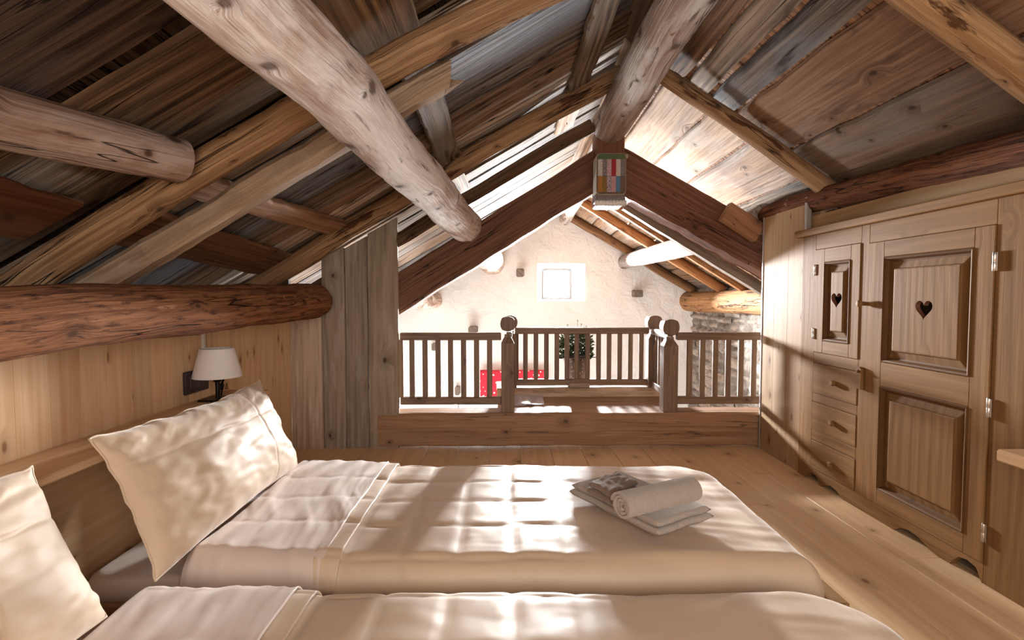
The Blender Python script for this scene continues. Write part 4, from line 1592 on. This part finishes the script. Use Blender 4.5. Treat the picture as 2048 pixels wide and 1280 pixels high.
def make_bed(y0, y1, seed, words):
    e = thing('bed', words[0], 'bed', (-0.15, (y0 + y1) / 2, 0))
    b = MB()
    box(b, (-1.18, y0 + 0.03, 0.0), (-1.15, y1 - 0.02, 0.05), 'y', 0.003, (0.5, 0.42, 0.33))
    box(b, (0.865, y0 + 0.0, 0.0), (0.915, y1 + 0.02, 0.038), 'y', 0.004, (0.50, 0.42, 0.34))
    box(b, (-1.15, y0 + 0.01, 0.0), (0.865, y0 + 0.035, 0.038), 'x', 0.003, (0.5, 0.42, 0.33))
    box(b, (-1.15, y1 - 0.015, 0.0), (0.865, y1 + 0.02, 0.038), 'x', 0.003, (0.5, 0.42, 0.33))
    b.build('bed_frame', M['pine_floor'], e)
    b = MB()
    n = 14
    vs, fs = [], []
    mx0, mx1, my0, my1 = -1.165, 0.83, y0 + 0.035, y1 - 0.02
    o = heightcloth('mattress', M['sheet'], mx0, mx1, my0, my1, (0.06,) * 4, 0.090, 0.075, lambda x, y: 0.003 * fbm((x * 4, y * 3, seed)) + 0.002 * fbm((x * 3, y * 14, seed)), 0.035, 0.02, 0.008, e)
    flipup(o)
    h = fields(y0, seed)
    d = heightcloth('duvet', M['duvet'], -0.83, 0.868, y0, y1, (0.05, 0.05, 0.05, 0.20), 0.145, 0.112, h, 0.075, 0.0085, 0.01)
    flipup(d)
    tag(d, words[1], 'duvet')
    # folded-over hem band under the sheet
    hb = heightcloth('hem_band', M['duvet'], -0.52, -0.448, y0 + 0.003, y1 - 0.003, (0.01,) * 4, 0.1475, 0.110, lambda x, y: h(x, y) * 0.8 + 0.009, 0.07, 0.007, 0.006, d)
    for i_, v_ in enumerate(hb.data.vertices):
        pass
    flipup(hb)

    def hs(x, y):
        w = fbm((x * 1.0, y * 2.0, seed + 20))
        f = 0.0065 * fbm((x * 17 + w * 1.2 + y * 2.5, y * 1.3, seed + 30)) + 0.010 * fbm((x * 2.5, y * 1.6, seed + 31)) + 0.0025 * fbm((x * 40 + y * 5, y * 2, seed + 33))
        return 0.022 + max(f, -0.012) + h(x, y) * 0.3
    s_ = heightcloth('turned_down_sheet', M['sheet'], -0.862, -0.492, y0 - 0.006, y1 + 0.004, (0.03, 0.012, 0.04, 0.012), 0.147, 0.118, hs, 0.08, 0.0065, 0.005)
    flipup(s_)
    tag(s_, words[2], 'sheet')
    # give the sheet's and band's long edges a flat (not rolled) end
    for ob, ex0, ex1, fn in ((s_, -0.862, -0.492, lambda x, y: 0.147 + hs(x, y)), (hb, -0.52, -0.448, lambda x, y: 0.1475 + h(x, y) * 0.8 + 0.009)):
        for v_ in ob.data.vertices:
            ty = min(1.0, min(v_.co.y - y0, y1 - v_.co.y) / 0.075)
            ty = max(0.0, ty)
            prof = math.sqrt(max(0.0, 1 - (1 - ty) ** 2))
            top = fn(v_.co.x, v_.co.y)
            lo = max(0.0, ex0 + 0.02 - v_.co.x) if ob is s_ else 0.0
            v_.co.z = 0.032 + (top - 0.032) * prof - lo * 0.8
    return e


make_bed(1.315, 2.175, 3.0, ('low single bed on wooden frame farther from the camera, by the plank partition', 'beige quilted satin duvet on the farther bed under the towels', 'pale pinkish sheet folded over the duvet of the farther bed'))
make_bed(0.385, 1.245, 11.0, ('low single bed on wooden frame nearest the camera', 'beige satin duvet on the bed nearest the camera', 'pale pinkish sheet folded over the duvet of the bed nearest the camera'))


def make_pillow(y0, y1, xb, zb_, xt, zt, T, seed, label, mats=('pillow', 'pillow_back')):
    """a pillow leaning against the headboard ledge: bottom edge (xb, zb), top edge (xt, zt)"""
    base = V((xb, (y0 + y1) / 2, zb_))
    e = thing('pillow', label, 'pillow', base)
    upv = (V((xt, 0, zt)) - V((xb, 0, zb_)))
    Hh = upv.length
    upv.normalize()
    front = V((upv.z, 0, -upv.x))
    n, m = 150, 84
    L = y1 - y0
    for side, nm in ((1, 'front_cover'), (-1, 'back_cover')):
        vs, fs = [], []
        for i in range(n + 1):
            for j in range(m + 1):
                u, w = -1 + 2 * i / n, -1 + 2 * j / m
                pin = 0.055
                uu = u * (1 - pin * (1 - abs(w) ** 2.2) * abs(u) ** 2)
                ww = w * (1 - pin * 1.3 * (1 - abs(u) ** 2.2) * abs(w) ** 2)
                e1 = max(0.0, 1 - abs(u) ** 2.6)
                e2 = max(0.0, 1 - abs(w) ** 2.6)
                t = (e1 * e2) ** 0.52 * T * (1 + 0.10 * fbm((u * 1.3, w * 1.3, seed)) - 0.12 * w)
                edge = 1 - (e1 * e2) ** 0.5
                # folds gathered at the seams, a smooth belly
                q_ = (e1 * e2) ** 0.3
                t += q_ * 0.004 * fbm((u * 1.8 + w, w * 1.4, seed + 1))
                t += q_ * 0.016 * edge ** 2 * fbm((u * 5 + w * 2, w * 3 - u * 2, seed + 2))
                t += q_ * 0.010 * max(0, w) ** 3 * fbm((u * 6 - w * 4, w * 2, seed + 4))
                t -= q_ * 0.010 * math.exp(-((w - 0.55 - 0.25 * u) / 0.05) ** 2) * max(0, u - 0.1)
                t -= q_ * 0.008 * math.exp(-((w + 0.62 + 0.3 * u) / 0.06) ** 2) * max(0, -u - 0.35)
                t -= q_ * 0.0035 * (math.exp(-((u - 0.42 - 0.05 * w) / 0.012) ** 2) + math.exp(-((w - 0.42 + 0.06 * u) / 0.02) ** 2))
                p = V((0, (y0 + y1) / 2 + uu * L / 2, 0)) + V((xb, 0, zb_)) + upv * (Hh * (0.5 + ww / 2))
                p += front * (side * t * (0.92 if side > 0 else 0.35))
                p += front * 0.010 * fbm((u * 2, w * 2, seed + 8)) + upv * 0.014 * fbm((u * 2.5, 0, seed + 9)) * (0.5 + w / 2)
                # top edge droops back over the ledge, lower edge sits on the mattress
                vs.append(p)
        for i in range(n):
            for j in range(m):
                a = i * (m + 1) + j
                fs.append((a, a + 1, a + m + 2, a + m + 1))
        b = MB()
        b.add(vs, fs, None, (1, 1, 1), 0, True)
        b.build(nm, M[mats[0 if side > 0 else 1]], e)
        if side > 0:
            rim = [vs[i * (m + 1)] for i in range(n + 1)] + [vs[n * (m + 1) + j] for j in range(1, m + 1)] + [vs[i * (m + 1) + m] for i in range(n - 1, -1, -1)] + [vs[j] for j in range(m - 1, -1, -1)]
            b = MB()
            tube(b, rim, 0.0028, 6)
            b.build('piping', M[mats[0]], e)
    return e


make_pillow(1.215, 2.06, -0.845, 0.168, -0.99, 0.512, 0.095, 2.0, 'beige satin pillow on the farther bed, propped on the ledge beside the lamp')
make_pillow(0.24, 1.07, -0.85, 0.172, -0.995, 0.500, 0.10, 9.0, 'beige satin pillow on the bed nearest the camera, propped on the ledge')

# ------------------------------------------------------------------ towels
TA = V((0.213, -0.342, 0)).normalized()     # long side of the folded towel
TB = V((0.194, 0.119, 0)).normalized()
T0 = V((0.22, 1.753, 0.166))


def towel_slab(name, o, ax, bx, La, Lb, layers, th, mat, seed, parent=None, wav=0.004):
    """a folded cloth: stacked rounded layers joined along one fold"""
    for k in range(layers):
        vs, fs, wcs = [], [], []
        n, m = 36, 26
        zb = o.z + k * th
        ins = 0.006 * k
        for s in (0, 1):
            for i in range(n + 1):
                for j in range(m + 1):
                    u, w = i / n, j / m
                    d = min(u * La, (1 - u) * La, w * Lb, (1 - w) * Lb)
                    t = min(1.0, d / (th * 0.6))
                    r = math.sqrt(max(0, 1 - (1 - t) ** 2))
                    p = V((o.x, o.y, 0)) + ax * (u * La + ins * (1 - 2 * u)) + bx * (w * Lb + ins * (1 - 2 * w) + 0.004 * fbm((u * 3, k, seed)))
                    zc = zb + th / 2 + wav * fbm((u * 3, w * 3, seed + k * 0.1))
                    p.z = zc + (th / 2) * r * (1 if s else -1) * 0.98
                    vs.append(p)
                    wcs.append(V((u * La, w * Lb, zb)))
        N = (n + 1) * (m + 1)
        for i in range(n):
            for j in range(m):
                a = i * (m + 1) + j
                fs.append((a, a + 1, a + m + 2, a + m + 1))
                fs.append((N + a, N + a + 1, N + a + m + 2, N + a + m + 1))
        rim = [i * (m + 1) for i in range(n + 1)] + [n * (m + 1) + j for j in range(1, m + 1)] + [i * (m + 1) + m for i in range(n - 1, -1, -1)] + [j for j in range(m - 1, 0, -1)]
        for q in range(len(rim)):
            a, c = rim[q], rim[(q + 1) % len(rim)]
            fs.append((a, c, N + c, N + a))
        b = MB()
        b.add(vs, fs, wcs, (1, 1, 1), 0, True)
        b.build(name, mat, parent)


e = thing('folded_towel', 'ecru ribbed bath towel folded flat on the farther bed under the rolled one', 'towel', T0 + TA * 0.2 + TB * 0.12)
towel_slab('fold', T0, TA, TB, 0.40, 0.245, 2, 0.021, M['towel'], 1.0, e)
e = thing('folded_cloth', 'smooth taupe cloth folded on top of the flat towel beside the rolled one', 'towel', T0 + TA * 0.08 + TB * 0.12 + V((0, 0, 0.051)))
o = V((0.262, 1.640, 0.212))
a_ = V((0.118, 0.115, 0)).normalized()
b_ = V((0.06, -0.112, 0)).normalized()
towel_slab('fold', o, a_, b_, 0.165, 0.125, 2, 0.020, M['towel_brown'], 5.0, e, 0.008)

# rolled towel
e = thing('rolled_towel', 'ecru ribbed hand towel rolled up with its spiral end showing, on the flat towel', 'towel', (0.45, 1.50, 0.217))
ax = V((0.268, 0.135, 0)).normalized()
side = V((ax.y, -ax.x, 0))
c0 = V((0.325, 1.432, 0.209 + 0.046))
N = 150
turns = 3.4
L = 0.285
b = MB()
vs, fs, wcs = [], [], []
nL = 34
thk = 0.0095
for k in range(N + 1):
    f = k / N
    a = 2 * math.pi * turns * f
    r = 0.008 + 0.036 * f
    arc = (0.008 + 0.018 * f) * a
    for inn in (0, 1):
        rr_ = r - (thk * 0.85 if inn else 0)
        for j in range(nL + 1):
            w = j / nL
            r2 = rr_ * (1 + 0.02 * fbm((w * 4, f * 8, 3)))
            # terry borders: two raised stripes near the far end
            if not inn and f > 0.68:
                for st in (0.62, 0.72, 0.80):
                    r2 += 0.0022 * math.exp(-((w - st) / 0.018) ** 2)
            ll = L * w + (0.010 * (1 - f) if w < 0.5 else 0) + 0.004 * fbm((f * 20, 1, 2)) * (1 if w < 0.1 else 0)
            p = c0 + ax * ll + side * (r2 * math.cos(a + 0.5)) + V((0, 0, 1)) * (r2 * 0.93 * math.sin(a + 0.5))
            vs.append(p)
            wcs.append(V((arc, w * L, 0)))
row = nL + 1
for k in range(N):
    for inn in (0, 1):
        for j in range(nL):
            A = (k * 2 + inn) * row + j
            B = ((k + 1) * 2 + inn) * row + j
            fs.append((A, A + 1, B + 1, B))
    for j in (0, nL):
        A, A2 = (k * 2) * row + j, (k * 2 + 1) * row + j
        B, B2 = ((k + 1) * 2) * row + j, ((k + 1) * 2 + 1) * row + j
        fs.append((A, A2, B2, B))
for k in (0, N):
    for j in range(nL):
        A, A2 = (k * 2) * row + j, (k * 2 + 1) * row + j
        fs.append((A, A + 1, A2 + 1, A2))
b.add(vs, fs, wcs, (1, 1, 1), 0, True)
b.build('roll', M['towel'], e, 50)
